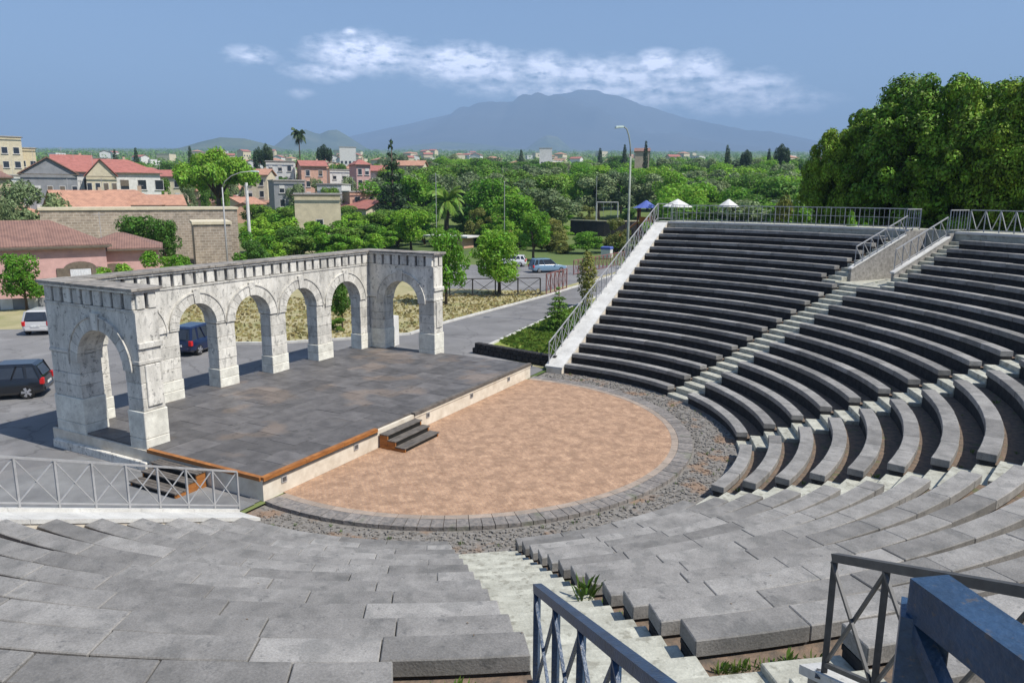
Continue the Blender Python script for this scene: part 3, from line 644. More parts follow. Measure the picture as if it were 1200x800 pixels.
sheet('grass_terrace', [(640,296),(700,262),(800,262),(800,300),(720,300)], lawn, .0)
sheet('outer_pavement', [(-1.25,-9.0),(-1.25,-20),(-9.5,-20),(-9.5,-9.0)], paving_m, .006, px=False)
def strip(name, pts, m, w, h, label=None, cat=None, kind=None, z=0, wor=False):
    q = [GP(*p, 0) if not wor else Vector((*p, 0)) for p in pts]; mb = MB()
    for a, b in zip(q[:-1], q[1:]):
        n = max(1, int((b-a).length/6)); 
        for k in range(n): mb.bar(a.lerp(b, k/n)+Vector((0,0,z+h/2)), a.lerp(b, (k+1)/n)+Vector((0,0,z+h/2)), w, h)
    o = mb.build(name, m)
    if kind: tag(o, kind=kind)
    else: tag(o, label, cat)
    return o
strip('kerb', [(200,383),(236,403),(320,403),(420,397),(480,392),(520,379),(640,347),(722,322)], coping_m, .18, .13, kind='structure')
strip('kerb_lawn', [(742,330),(690,352),(640,374),(580,402),(561,411)], coping_m, .15, .12, kind='structure').name = 'kerb'
# dark lava kerb wall in front of the lawn, stone by stone
T = tag(empty('lava_stone_wall', GP(558,414,0)), 'low wall of black lava stones along the small lawn beside the stage', 'wall')
a, b = GP(556,413,0), GP(650,430,0); n = 14
for k in range(n):
    for lv in range(2):
        p, q = a.lerp(b, (k+.5*lv*.8)/n), a.lerp(b, (k+.96+.5*lv*.8)/n); e = random.uniform(-.02, .03)
        part(MB().bar(p+Vector((0,0,.17+.3*lv)), q+Vector((0,0,.17+.3*lv)), .36+e, .29), 'stone', lava, T, bevel=.03)
# ------------------------------------------------------------------ foliage
def leafmesh(name, clumps, n, size, m, flat=.0, seed=0, shell=.55, outw=.8):
    r = np.random.default_rng(seed); w = np.array([c[3]*c[4]*c[5] for c in clumps])**(2/3.); w /= w.sum()
    idx = r.choice(len(clumps), n, p=w); cl = np.array(clumps)[idx]
    d = r.normal(size=(n, 3)); d /= np.linalg.norm(d, axis=1)[:, None]
    rad = shell+(1-shell)*r.random(n)**.5; rad += r.normal(0, .06, n)
    P = cl[:, :3]+d*rad[:, None]*cl[:, 3:6]
    nrm = d*outw+r.normal(size=(n, 3))*.55+np.array([0, 0, .35]); nrm /= np.linalg.norm(nrm, axis=1)[:, None]
    t = np.cross(nrm, r.normal(size=(n, 3))); t /= np.linalg.norm(t, axis=1)[:, None]; b = np.cross(nrm, t)
    s = size*(.6+.8*r.random(n))[:, None]
    V = np.stack([P-t*s, P-b*s*.55+nrm*s*.1, P+t*s, P+b*s*.55+nrm*s*.1], 1).reshape(-1, 3)
    return quads(name, V, n, m)
def quads(name, V, n, m):
    me = bpy.data.meshes.new(name); me.vertices.add(4*n); me.vertices.foreach_set('co', V.astype(np.float32).ravel())
    me.loops.add(4*n); me.loops.foreach_set('vertex_index', np.arange(4*n, dtype=np.int32)); me.polygons.add(n)
    me.polygons.foreach_set('loop_start', np.arange(0, 4*n, 4, dtype=np.int32)); me.polygons.foreach_set('loop_total', np.full(n, 4, dtype=np.int32))
    me.update(); me.validate(); me.materials.append(m); return me
def broad(seed, h=6., spread=2.5, trunk=1.5, nl=4600, leaf=.15, m=None, nc=20, fl=1.25):
    """crown and trunk meshes of a broadleaf tree, 6 m tall"""
    rd = random.Random(seed); cl = []; tips = []
    for k in range(nc):
        a = rd.uniform(0, 2*PI); u = rd.random(); z = trunk+.5+(h-trunk-1.1)*u; R = spread*math.sqrt(max(.05, 1-(abs(u-.42)/.72)**2))
        q = R*rd.uniform(.25, .82); s = rd.uniform(.6, 1.05)*spread/2.4
        cl.append((q*math.cos(a), q*math.sin(a), z, s*rd.uniform(.8, 1.2), s*rd.uniform(.8, 1.2), s*rd.uniform(.5, .8)*fl)); tips.append(cl[-1][:3])
    me = leafmesh('crown', cl, nl, leaf, m, seed=seed)
    t = MB(); t.tube([(0,0,-.3), (.03,.02,trunk*.6), (0,.05,trunk), (.1,0,trunk+.9)], [.19,.15,.12,.07])
    for p in tips[:7]: t.tube([(0,.03,trunk*.85), (p[0]*.5, p[1]*.5, (trunk+p[2])/2+.1), p], [.08,.05,.02], 5)
    return me, t.mesh('trunk', bark, True)
def conifer(seed, h=6., w=1.5, m=None, nl=2600, base=.3, layers=9, leaf=.13):
    rd = random.Random(seed); cl = []
    for k in range(layers):
        z = base+(h-base-.2)*k/(layers-1); R = w*(1-k/(layers-.3))+.08
        for j in range(6 if k < layers-2 else 2):
            a = j*PI/3+rd.uniform(-.3, .3)+k; cl.append((R*.62*math.cos(a), R*.62*math.sin(a), z+rd.uniform(-.1, .1), R*.48+.05, R*.48+.05, .22+.1*R))
    cl.append((0,0,h-.25,.08,.08,.35))
    me = leafmesh('crown', cl, nl, leaf, m, seed=seed, shell=.3)
    return me, MB().tube([(0,0,-.3), (0,0,h*.5), (0,0,h*.93)], [.16,.1,.03]).mesh('trunk', bark, True)
def cypress(seed, h=6., w=.62, m=None, nl=2200):
    cl = [(.06*math.sin(k*2.), .06*math.cos(k*3.), .5+(h-.8)*k/11, w*math.sin(PI*(k+1.2)/13.5)**.7, w*math.sin(PI*(k+1.2)/13.5)**.7, .42) for k in range(12)]
    return leafmesh('crown', cl, nl, .10, m, seed=seed, shell=.5), MB().tube([(0,0,-.3), (0,0,h*.8)], [.1,.04]).mesh('trunk', bark)
def umbrella(seed, m):
    rd = random.Random(seed); cl = []
    for k in range(44):
        a = rd.uniform(0, 2*PI); q = 3.2*math.sqrt(rd.random()); cl.append((q*math.cos(a), q*math.sin(a), 4.9-.11*q*q+rd.uniform(-.45, .2), .8, .8, .5))
    for k in range(8):
        a = rd.uniform(0, 2*PI); q = rd.uniform(.8, 2.2); cl.append((q*math.cos(a), q*math.sin(a), 3.7, .6, .6, .4))
    t = MB().tube([(0,0,-.3), (.1,0,1.6), (0,.1,2.9), (0,0,4.2)], [.26,.22,.2,.1])
    for k in range(7): a = k*.9; t.tube([(0,.05,2.4), (1.1*math.cos(a), 1.1*math.sin(a), 3.6), (2.1*math.cos(a), 2.1*math.sin(a), 4.4)], [.11,.07,.03], 5)
    return leafmesh('crown', cl, 15000, .12, m, seed=seed), t.mesh('trunk', bark, True)
def palm(seed, m, h=6., fl=2.2, nf=26, th=.22):
    rd = random.Random(seed); V = []
    for k in range(nf):
        a = 2*PI*k/nf+rd.uniform(-.1, .1); lift = rd.uniform(-.15, 1.1); pr = Vector((0,0,h)); L_ = fl*rd.uniform(.85, 1.1)
        d = Vector((math.cos(a)*math.cos(lift), math.sin(a)*math.cos(lift), math.sin(lift))); sd = Vector((-math.sin(a), math.cos(a), 0))
        for j in range(9):
            nx = pr+d*(L_/9); d = (d+Vector((0,0,-.17))).normalized(); w = .34*math.sin(PI*(j+1.3)/11)+.03
            for sg in (-1, 1):
                V += [pr, nx, nx+sd*sg*w+Vector((0,0,-.10-w*.3))+d*.12, pr+sd*sg*w*.9+Vector((0,0,-.10-w*.3))+d*.12]
            pr = nx
    V = np.array([tuple(v) for v in V]); me = quads('crown', V, len(V)//4, m)
    t = MB().tube([(0,0,-.3), (.03,0,h*.4), (0,.03,h*.8), (0,0,h)], [th*1.2, th*.9, th*.85, th*1.1], 9)
    return me, t.mesh('trunk', bark)
def plant_tree(proto, loc, sc, label, cat='tree', name='tree', group=None, rz=None, h=None):
    T = tag(empty(name, loc, random.uniform(0, 2*PI) if rz is None else rz, sc), label, cat, group)
    link('crown', proto[0], T); link('trunk', proto[1], T); return T
def zat(py, dist_s): return CAM[2]+(227.6-py)/F*dist_s
def tree_px(proto, px, ytop, wpx, dist, label, name='tree', cat='tree', group=None, ph=6., pw=5.6, sink=0):
    P = AT(px, dist); s = (P-Vector(CAM)).dot(DH); h = zat(ytop, s)-P.z+sink; w = wpx/F*s
    P.z -= sink
    return plant_tree(proto, P, (w/pw, w/pw, h/ph), label, cat, name, group)
B = {'lime': [broad(11+k, m=f_lime) for k in range(3)], 'mid': [broad(21+k, m=f_mid) for k in range(3)], 'olive': [broad(31+k, m=f_olive) for k in range(3)], 'yel': [broad(41, m=f_yel)], 'dark': [broad(51, m=f_conif)]}
shrubp = {'lime': broad(61, trunk=.1, m=f_lime, nc=16), 'mid': broad(62, trunk=.1, m=f_mid, nc=16), 'yel': broad(63, trunk=.1, m=f_yel, nc=16)}
con = conifer(5, m=f_conif); con2 = conifer(6, w=1.25, m=f_mid, nl=3600, leaf=.1); cyp = cypress(3, m=f_conif); cyp2 = cypress(4, m=f_yel, w=.75)
pine = umbrella(2, f_lime); palm1 = palm(1, f_mid, h=3.6, fl=2.7, nf=34, th=.35); palm2 = palm(2, f_conif, h=5.2, fl=1.1, nf=22, th=.09)
tree_px(pine, 262, 181, 98, 150, 'big umbrella pine with a flat bright green crown behind the stone building', 'umbrella_pine', pw=7.4, ph=5.3)
for k, (px, yt, w, d) in enumerate(((300,268,52,88),(326,264,64,100),(346,266,66,94),(372,262,70,104),(384,268,60,90),(408,266,66,98),(430,270,56,92),(448,266,50,110),(300,282,44,84),(338,248,60,118),(410,252,64,116),(440,250,58,124),(305,252,52,116))):
    tree_px(shrubp[('lime','lime','mid')[k % 3]], px, yt, w, d, 'bushy shrub in the dense planting behind the arcade', 'shrub', 'bush', group='dense planting behind the arcade')
tree_px(con, 462, 170, 46, 150, 'dark pointed conifer rising above the middle of the town', 'conifer', ph=6, pw=3.)
tree_px(palm1, 524, 217, 46, 132, 'squat palm with a thick trunk beside the round clipped bush', 'palm_tree', ph=5.2, pw=5.2)
tree_px(palm2, 357, 152, 17, 250, 'tall thin palm standing against the dark hills', 'palm_tree', ph=6, pw=2.2)
tree_px(shrubp['yel'], 556, 243, 36, 128, 'round clipped yellow green bush beside the palm', 'clipped_bush', 'bush')
for px, yt, w, d, lab in ((522,268,60,60,'young bright green tree standing just right of the far arcade corner'), (585,268,72,66,'round bright tree in the car park left of the white car'), (625,248,56,100,'bright green tree above the roof of the silver blue car'),
        (482,243,54,118,'leafy green tree between the dark conifer and the palm'), (437,262,40,104,'small round green tree at the edge of the street planting'), (687,270,46,112,'low bright tree below the dark playground wall'),
        (24,298,58,67,'small yellow green tree with a thin trunk in front of the pink house'), (398,322,34,50,'small dark tree seen through the fourth arch of the arcade')):
    tree_px(B['mid' if px == 398 else 'lime'][int(px) % 3], px, yt, w, d, lab)
for px, yt, w, d, k, lab in ((315,258,66,100,'lime','lush green street tree just right of the white utility pole'), (352,252,70,106,'lime','broad green tree below the beige hut'), (392,256,66,103,'lime','third broad green tree of the street planting, above the arcade'),
        (425,262,50,98,'mid','darker green bush at the right of the street planting'), (345,276,60,92,'mid','low dense hedge bush above the arcade cornice'), (316,278,42,88,'lime','lowest round hedge bush beside the utility pole'), (390,274,60,93,'mid','dense low bush left of the small round tree'),
        (133,305,60,60,'lime','bright green bush behind the garden wall above the near arcade'), (188,290,64,66,'lime','bright green shrub in front of the stone building'), (215,298,40,64,'lime','small bright shrub at the foot of the stone building'),
        (392,372,26,49,'mid','dark bush on the dry grass seen through the fourth arch'), (455,300,40,96,'yel','yellowish bush on the dry ground above the arcade corner'), (8,575,24,27,'lime','lime green plant at the left edge beyond the railing')):
    tree_px(shrubp[k], px, yt, w, d, lab, 'shrub', 'bush')
for px, yt, w, d, lab in ((165,250,62,92,'dark leafy tree over the roof of the annex'), (195,254,40,90,'second dark tree in front of the stone building'), (28,212,70,110,'grey green tree behind the brown roof at the left'), (68,226,50,108,'dull green tree left of the orange roofs'), (5,228,40,100,'greyish tree at the left edge over the brown roof')):
    tree_px(B['olive' if px < 100 else 'mid'][int(px) % 3], px, yt, w, d, lab)
tree_px(cyp2, 689, 293, 24, 59, 'slim columnar shrub beside the far white ramp', 'columnar_shrub', 'shrub', pw=1.5)
tree_px(con2, 656, 334, 40, 48, 'young conical conifer on the small lawn', 'conifer', pw=2.5)
# big dark trees behind the seating
def bigtree(seed, w, h, trunk, nl, leaf=.12):
    rd = random.Random(seed); cl = []
    for k in range(64):
        a = rd.uniform(0, 2*PI); u = rd.random()**.8; z = trunk+(h-trunk-.9)*u
        R = w*math.sqrt(max(.10, 1-((u-.45)/.62)**2)); q = R*rd.uniform(.6, .98); s = rd.choice((.8, 1., 1.3, 1.6, 1.9))
        cl.append((q*math.cos(a), q*math.sin(a), z, s, s, s*.8))
    for k in range(190):
        a = rd.uniform(0, 2*PI); u = rd.random()**.75; z = trunk+(h-trunk-.3)*u
        R = w*math.sqrt(max(.10, 1-((u-.45)/.6)**2)); q = R*rd.uniform(.92, 1.22); s = rd.uniform(.35, .8); cl.append((q*math.cos(a), q*math.sin(a), z, s, s, s*.8))
    t = MB().tube([(0,0,-.5), (.1,.1,trunk*.8), (0,.2,trunk+2), (.3,0,h*.8)], [.6,.5,.4,.12], 9)
    for c in cl[:16]: t.tube([(0,.1,trunk), (c[0]*.5, c[1]*.5, (trunk+c[2])/2+.4), c[:3]], [.2,.12,.05], 5)
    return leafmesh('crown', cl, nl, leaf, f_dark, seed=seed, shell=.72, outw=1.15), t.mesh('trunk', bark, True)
bt = [bigtree(101, 4.7, 16, 1.2, 105000), bigtree(102, 5.2, 16, 1.2, 105000)]
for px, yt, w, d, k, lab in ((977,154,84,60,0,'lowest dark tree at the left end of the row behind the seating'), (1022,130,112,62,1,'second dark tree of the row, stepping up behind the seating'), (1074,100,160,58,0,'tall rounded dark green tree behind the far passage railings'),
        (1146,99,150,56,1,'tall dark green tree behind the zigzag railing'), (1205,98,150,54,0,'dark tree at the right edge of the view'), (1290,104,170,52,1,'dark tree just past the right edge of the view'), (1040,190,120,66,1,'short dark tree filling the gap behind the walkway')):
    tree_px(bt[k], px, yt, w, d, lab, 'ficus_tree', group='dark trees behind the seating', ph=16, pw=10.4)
tree_px(shrubp['yel'], 908, 228, 46, 66, 'small bright yellow green bush behind the top railing', 'shrub', 'bush')
tree_px(shrubp['lime'], 1000, 236, 36, 50, 'bright leaves low in front of the dark trees', 'shrub', 'bush')
# middle-distance belt of trees
def belt():
    rd = random.Random(5); n = 0
    for d, y, cnt in ((112,214,8),(128,214,12),(143,212,18),(165,204,24),(195,200,28),(230,196,30),(285,191,32),(350,188,34),(430,185,34)):
        for k in range(cnt):
            px = 445+(980-445)*(k+rd.uniform(.1,.9))/cnt
            if d < 170 and (655 < px < 780): continue
            if d < 150 and px < 560: continue
            if d < 120 and px < 640: continue
            kind = rd.choice(['mid','lime','olive','lime','olive','mid'] if px < 760 else ['mid','lime','lime','olive'])
            w = rd.uniform(58, 84)*150/d*(1.15 if d > 200 else 1)
            tree_px(B[kind][rd.randrange(3)], px, y+rd.uniform(-3, 9)+(14 if d < 140 else 0), w, d*rd.uniform(.95, 1.05), dict(mid='mid green', lime='bright green', olive='grey green olive')[kind]+' tree in the dense belt between the car park and the '+('town' if px < 700 else 'mountain'), group='trees of the green belt beyond the car park')
    for k in range(34):
        px = rd.uniform(545, 960); d = rd.uniform(104, 150)
        if 655 < px < 775 and d > 120: continue
        tree_px(shrubp[rd.choice(['lime','mid','yel'])], px, 262-rd.uniform(0, 14)*(d-90)/40, rd.uniform(36, 62), d, 'leafy bush filling the gaps of the green belt', 'shrub', 'bush', group='bushes of the green belt')
    for k, (px, y, w, d) in enumerate(((610,272,40,118),(640,268,44,125),(662,280,30,112),(700,279,30,122),(722,281,30,120),(748,278,34,112),(768,262,40,120),(790,258,44,112),(590,268,44,120),(570,262,44,126),(655,262,40,140),(640,250,50,150),(775,246,40,150),(650,240,50,160),(688,240,30,165),(735,243,30,165))):
        tree_px(shrubp[('mid','lime','yel')[k % 3]], px, y, w, d, 'garden bush round the playground', 'shrub', 'bush', group='bushes round the playground')
    for k in range(26):
        px = rd.uniform(300, 500); d = rd.uniform(118, 165)
        if 345 < px < 405 and d < 150: px += 70
        tree_px(shrubp[rd.choice(['lime','mid'])], px, 250-rd.uniform(0, 10)*(d-110)/40, rd.uniform(40, 60), d, 'leafy bush among the street trees before the town', 'shrub', 'bush', group='bushes before the town')
    for d, y, cnt in ((175,214,9),(200,207,12),(230,202,12),(260,198,14),(330,191,16),(420,187,16)):
        for k in range(cnt):
            px = -40+(480+40)*(k+rd.uniform(.1,.9))/cnt
            if d < 170 and 40 < px < 240: continue
            if d < 240 and 60 < px < 190: continue
            tree_px(B[rd.choice(['mid','olive','mid'])][0], px, y+rd.uniform(-1, 8), rd.uniform(18, 32), d, 'small dark green tree among the houses of the town', group='trees among the town houses')
    for px, yt, d in ((728,172,400),(752,168,300),(845,172,320),(847,176,310),(893,176,330),(700,176,420),(610,178,420),(170,178,420),(146,180,400),(232,176,380),(755,176,380)):
        tree_px(cyp, px, yt, 7, d, 'slender dark cypress against the mountain foot', 'cypress', group='cypresses on the skyline', pw=1.3)
    for px, yt, w, d in ((908,170,24,330),(867,176,18,330),(320,172,18,300),(385,173,24,340),(310,176,16,310)):
        tree_px(B['dark'][0], px, yt, w, d, 'dark rounded tree on the skyline above the town', group='dark skyline trees')
belt()
def woodland():
    r = np.random.default_rng(9); n = 4200; d = 430*np.exp(r.random(n)**.9*np.log(4500/430)); px = r.uniform(-250, 1450, n); cl = []
    cs = []
    for i in range(n):
        P = AT(px[i], d[i]); s = r.uniform(2.2, 4.2)*(1+d[i]/2200); cs.append((P.x, P.y, P.z+s*.5, s*1.15, s*1.15, s*.8))
    me = leafmesh('distant_woodland', cs, 80000, 1.9, f_mid, seed=3, shell=.8)
    tag(link('distant_woodland', me), 'green and dark woodland covering the far plain below the volcano', 'woodland', kind='stuff')
woodland()
def weeds():
    V = []; r = random.Random(4)
    spots = [(stp(3, R0+k*DR+.7, .46+.1, (k+1)*H-CH), .14) for k in (4,6,7,8)]+[(stp(3, R0+7.4*DR, .40, 8*H-.12), .26), (stp(3, R0+7.6*DR, .30, 8*H-.12), .22)]
    for k in range(36):
        i = r.randrange(4); kk = r.randrange(17); spots.append((stp(i, R0+kk*DR+.6, r.choice([-1,1])*1.0+r.uniform(-.1,.3)+(-.3), (kk+1)*H-CH), r.uniform(.06,.14)))
    for k in range(60):
        w = r.choice((3,3,4,4,2)); kk = r.randrange(6, 14); rr = R0+kk*DR+.7; lo, hi = endang(w, rr, kk); a = r.uniform(lo, hi); spots.append((Vector((rr*math.cos(a), rr*math.sin(a), (kk+1)*H-CH)), r.uniform(.05, .12)))
    for a in np.arange(-1.6, 1.6, .05): 
        rr = r.uniform(9., 10.2); spots.append((Vector((rr*math.cos(a), rr*math.sin(a), -.1)), r.uniform(.03,.10)))
    for k in range(14): spots.append((stp(3, 21.3, r.uniform(.6, 1.7), 12*H-CH), r.uniform(.06,.14))); spots.append((stp(3, 21.3, r.uniform(-3., -1.6), 12*H-CH), r.uniform(.06,.16)))
    for c, s in spots:
        for q in range(22 if s > .2 else 12):
            a = r.uniform(0, 2*PI); l = r.uniform(0, s*.7); b = c+Vector((math.cos(a)*l, math.sin(a)*l, 0)); hh = r.uniform(.5, 1.)*s*1.2; t = Vector((math.cos(a), math.sin(a), 0)); n = Vector((-t.y, t.x, 0))*s*.13
            V += [b-n*.5, b+n*.5, b+t*s*.25+Vector((0,0,hh*.7))+n, b+t*s*.5+Vector((0,0,hh))]
    V = np.array([tuple(v) for v in V]); tag(link('weeds', quads('weeds', V, len(V)//4, f_weed)), 'tufts of green weeds growing in the joints of the seating and stairs', 'weeds', kind='stuff')
weeds()
def litter():
    r = random.Random(21); V = []
    for k in range(260):
        w = r.choice((3, 4, 4, 3, 2)); kk = r.randrange(0, 13); rr = R0+kk*DR+r.uniform(.03, SEATW-.04); lo, hi = endang(w, rr, kk); a = r.uniform(lo, hi)
        x, y, z = rr*math.cos(a), rr*math.sin(a), (kk+1)*H+.009; s = r.uniform(.006, .018); t = r.uniform(0, PI)
        V += [(x+s*math.cos(t), y+s*math.sin(t), z), (x-s*.5*math.sin(t), y+s*.5*math.cos(t), z+s*.3), (x-s*math.cos(t), y-s*math.sin(t), z+.002), (x+s*.5*math.sin(t), y-s*.5*math.cos(t), z+s*.2)]
    tag(link('leaf_litter', quads('leaf_litter', np.array(V), len(V)//4, mat('dry_leaves', (.16,.11,.06), .9, coord='World'))), 'dry leaves and grit scattered over the seating slabs', 'litter', kind='stuff')
litter()
def grass_tufts():
    r = np.random.default_rng(8); pts = []
    for (poly, n, s) in (([(583,400),(640,374),(690,353),(700,420),(645,424)], 5000, .10), ([(60,383),(240,400),(320,402),(480,390),(520,378),(640,346),(632,340),(520,345),(320,350),(200,350)], 5500, .10)):
        w = np.array([tuple(GP(*p, 0))[:2] for p in poly]); lo, hi = w.min(0), w.max(0); q = []
        while len(q) < n:
            c = lo+(hi-lo)*r.random(2); ins = False; j = len(w)-1
            for i in range(len(w)):
                if (w[i][1] > c[1]) != (w[j][1] > c[1]) and c[0] < (w[j][0]-w[i][0])*(c[1]-w[i][1])/(w[j][1]-w[i][1])+w[i][0]: ins = not ins
                j = i
            if ins: q.append((*c, s))
        pts.append(np.array(q))
    for P, m, lab in ((pts[0], f_weed, 'short green grass on the small lawn'), (pts[1], foliage('straw_grass', (.42,.34,.16), (.22,.19,.08), .2), 'dry yellow grass on the verge behind the arcade')):
        n = len(P); a = r.random(n)*2*PI; s = P[:, 2]*(.5+r.random(n)); t = np.stack([np.cos(a), np.sin(a), 0*a], 1)*s[:, None]; b = np.stack([P[:, 0], P[:, 1], 0*a], 1); u = np.stack([0*a, 0*a, s], 1)
        V = np.stack([b-t, b+t, b+t*.6+u, b-t*.8+u*1.1], 1).reshape(-1, 3)
        tag(link('grass', quads('grass', V, n, m)), lab, 'grass', kind='stuff')
grass_tufts()
# ------------------------------------------------------------------ houses
PAL = {k: mat('wall_'+k, c, .9, var=.08, scale=1.5, spots=(1.2, .62, tuple(x*.7 for x in c), .4)) for k, c in dict(pink=(.58,.36,.33), cream=(.62,.55,.40), white=(.66,.65,.62), grey=(.26,.265,.28), tan=(.50,.40,.29), salmon=(.58,.36,.27), beige=(.60,.52,.36)).items()}
winframe = mat('window_frame', (.6,.58,.55), .6); shutter = mat('shutter', (.16,.13,.10), .7); doorw = mat('white_door', (.66,.67,.70), .6, stretch=(8,1,1))
ROOF = dict(brown=r_brown, orange=r_orange, red=r_red, flat=mat('flat_roof', (.42,.40,.37), .9))
def house(px, dist, w, dep, h, label, wall='white', roof='red', rtype='gable', rh=1.8, rot=0., wins=(), door=None, name='house', group=None, chim=True, ground=None, face_cam=True, proto=None):
    P = AT(px, dist); v = Vector(CAM)-P; rz = math.atan2(v.y, v.x)+PI/2+rot     # local -y looks at the camera
    T = tag(empty(name, P, rz), label, 'house', group)
    MB().box(-w/2, w/2, -dep/2, dep/2, -2, h).build('wall', PAL[wall] if wall in PAL else MAT[wall], T)
    R = ROOF[roof]; e = .4
    if rtype == 'gable':
        mb = MB(); mb.prism([(-w/2-e,-dep/2-e,h-.05),(w/2+e,-dep/2-e,h-.05),(w/2+e,0,h+rh),(-w/2-e,0,h+rh)], [(-w/2-e,-dep/2-e,h+.12),(w/2+e,-dep/2-e,h+.12),(w/2+e,0,h+rh+.17),(-w/2-e,0,h+rh+.17)])
        mb.prism([(-w/2-e,dep/2+e,h-.05),(w/2+e,dep/2+e,h-.05),(w/2+e,.01,h+rh),(-w/2-e,.01,h+rh)], [(-w/2-e,dep/2+e,h+.12),(w/2+e,dep/2+e,h+.12),(w/2+e,.01,h+rh+.17),(-w/2-e,.01,h+rh+.17)])
        r = mb.build('roof', R, T)
        for sx in (-1, 1): MB().prism([(sx*w/2-.02,-dep/2,h),(sx*w/2-.02,dep/2,h),(sx*w/2-.02,0,h+rh)], [(sx*(w/2-.15),-dep/2,h),(sx*(w/2-.15),dep/2,h),(sx*(w/2-.15),0,h+rh)]).build('gable', PAL.get(wall) or MAT[wall], T)
    elif rtype == 'front':
        mb = MB()
        for sx in (-1, 1): mb.prism([(sx*(w/2+e),-dep/2-e,h-.1),(0,-dep/2-e,h+rh),(0,dep/2+e,h+rh),(sx*(w/2+e),dep/2+e,h-.1)], [(sx*(w/2+e),-dep/2-e,h+.1),(0,-dep/2-e,h+rh+.2),(0,dep/2+e,h+rh+.2),(sx*(w/2+e),dep/2+e,h+.1)])
        r = mb.build('roof', R, T)
        MB().prism([(-w/2,-dep/2,h),(w/2,-dep/2,h),(0,-dep/2,h+rh)], [(-w/2,-dep/2+.2,h),(w/2,-dep/2+.2,h),(0,-dep/2+.2,h+rh)]).build('gable', PAL.get(wall) or MAT[wall], T)
    elif rtype == 'hip':
        i = min(w, dep)*.45; a = [(-w/2-e,-dep/2-e),(w/2+e,-dep/2-e),(w/2+e,dep/2+e),(-w/2-e,dep/2+e)]
        mb = MB(); b = [(-w/2+i,-.05),(w/2-i,-.05),(w/2-i,.05),(-w/2+i,.05)]
        mb.prism([(x,y,h-.05) for x, y in a], [(x,y,h+.1) for x, y in a]); mb.prism([(x,y,h+.1) for x, y in a], [(x,y,h+rh) for x, y in b]); r = mb.build('roof', R, T)
    else:
        r = MB().box(-w/2-.15, w/2+.15, -dep/2-.15, dep/2+.15, h, h+.25).build('roof', ROOF['flat'] if roof == 'flat' else R, T)
    if chim: MB().box(w*.2, w*.2+.5, .3, .8, h, h+rh+.6).build('chimney', PAL['tan'], r)
    if dist < 260:
        MB().bar((-w*.25, 0, h), (-w*.25, 0, h+rh+1.8), .05).bar((-w*.25-.5, 0, h+rh+1.6), (-w*.25+.5, 0, h+rh+1.6), .04).build('aerial', galv, r)
        MB().box(-w/2-.45, w/2+.45, -dep/2-.55, -dep/2-.4, h-.12, h+.02).build('gutter', shutter, r)
    for (x, z, ww, hh) in wins:
        f = MB().box(x-ww/2-.09, x+ww/2+.09, -dep/2-.05, -dep/2+.02, z-.09, z+hh+.09).build('window', winframe, T)
        MB().box(x-ww/2, x+ww/2, -dep/2-.06, -dep/2-.052, z, z+hh).build('pane', glass, f)
        if dist < 260:
            MB().box(x-ww/2-.2, x+ww/2+.2, -dep/2-.2, -dep/2-.05, z-.2, z-.1).build('sill', winframe, f)
            if random.random() < .5:
                q = random.choice((0, 1)); MB().box(x-ww/2, x+ww/2, -dep/2-.1, -dep/2-.062, z+hh*(.35 if q else .6), z+hh).build('blind', shutter if q else winframe, f)
    if door:
        x, ww, hh = door; MB().box(x-ww/2, x+ww/2, -dep/2-.07, -dep/2+.02, 0, hh).build('door', doorw, T)
    return T
def rowwins(w, n, z, ww=1., hh=1.4): return [(-w/2+w*(k+.5)/n, z, ww, hh) for k in range(n)]
zz_ = lambda y, d: CAM[2]+(227.6-y)/F*d
# pink house with its annex
T = house(18, 75, 12.6, 8, 4.5, 'pink plastered house with a low brown tiled roof at the left edge', 'pink', 'brown', 'hip', 2.0, rot=.02, wins=[(-4.6,1.2,1.1,1.5)], door=(4.3,1.5,2.6), chim=False, name='pink_house')
q = [(4.3+1.2*math.cos(t), -4.06, 2.6+.6*math.sin(t)) for t in [PI*k/10 for k in range(11)]]
MB().prism([(x,y,z) for x, y, z in q], [(x,y-.03,z) for x, y, z in q]).build('door_arch', shutter, T)
MB().box(2.6, 3.5, -4.1, -4.02, .5, 2.7).build('shutter', shutter, T); MB().box(5.1, 5.9, -4.1, -4.02, .5, 2.7).build('shutter', shutter, T)
MB().box(-6.5, 6.5, -4.5, -4.0, 4.3, 4.46).build('eave', PAL['tan'], T)
T = house(143, 76, 6.0, 6, 4.0, 'pink annex with a sloping brown roof and arched opening, right of the pink house', 'pink', 'brown', 'hip', 1.3, rot=-.05, chim=False, name='annex')
q = [(-.6+1.7*math.cos(t), -3.03, 1.6+1.2*math.sin(t)) for t in [PI*k/10 for k in range(11)]]; MB().prism(q, [(x,y-.04,z) for x, y, z in q]).build('arch_opening', shutter, T)
blockstone('tan_blocks', (.38,.31,.24), (.27,.22,.17), (.44,.39,.32)); MAT['tan_blocks'] = bpy.data.materials['tan_blocks'] if 'tan_blocks' in bpy.data.materials else blockstone('tan_blocks', (.38,.31,.24), (.27,.22,.17), (.44,.39,.32))
def stone_building():
    for px, d, w, dep, yt, lab in ((172, 104, 21.5, 5, 247, 'long unplastered building of tan stone blocks behind the annex'), (249, 95, 3.9, 8, 262, 'tall narrow corner of tan stone blocks beside the curved lamp')):
        P = AT(px, d); v = Vector(CAM)-P; T = tag(empty('stone_building', P, math.atan2(v.y, v.x)+PI/2+.05), lab, 'building')
        s = (P-Vector(CAM)).dot(DH); h = zz_(yt, s)
        MB().box(-w/2, w/2, -dep/2, dep/2, -.5, h).build('wall', MAT['tan_blocks'], T); MB().box(-w/2-.15, w/2+.15, -dep/2-.15, dep/2+.15, h, h+.3).build('parapet', PAL['cream'], T)
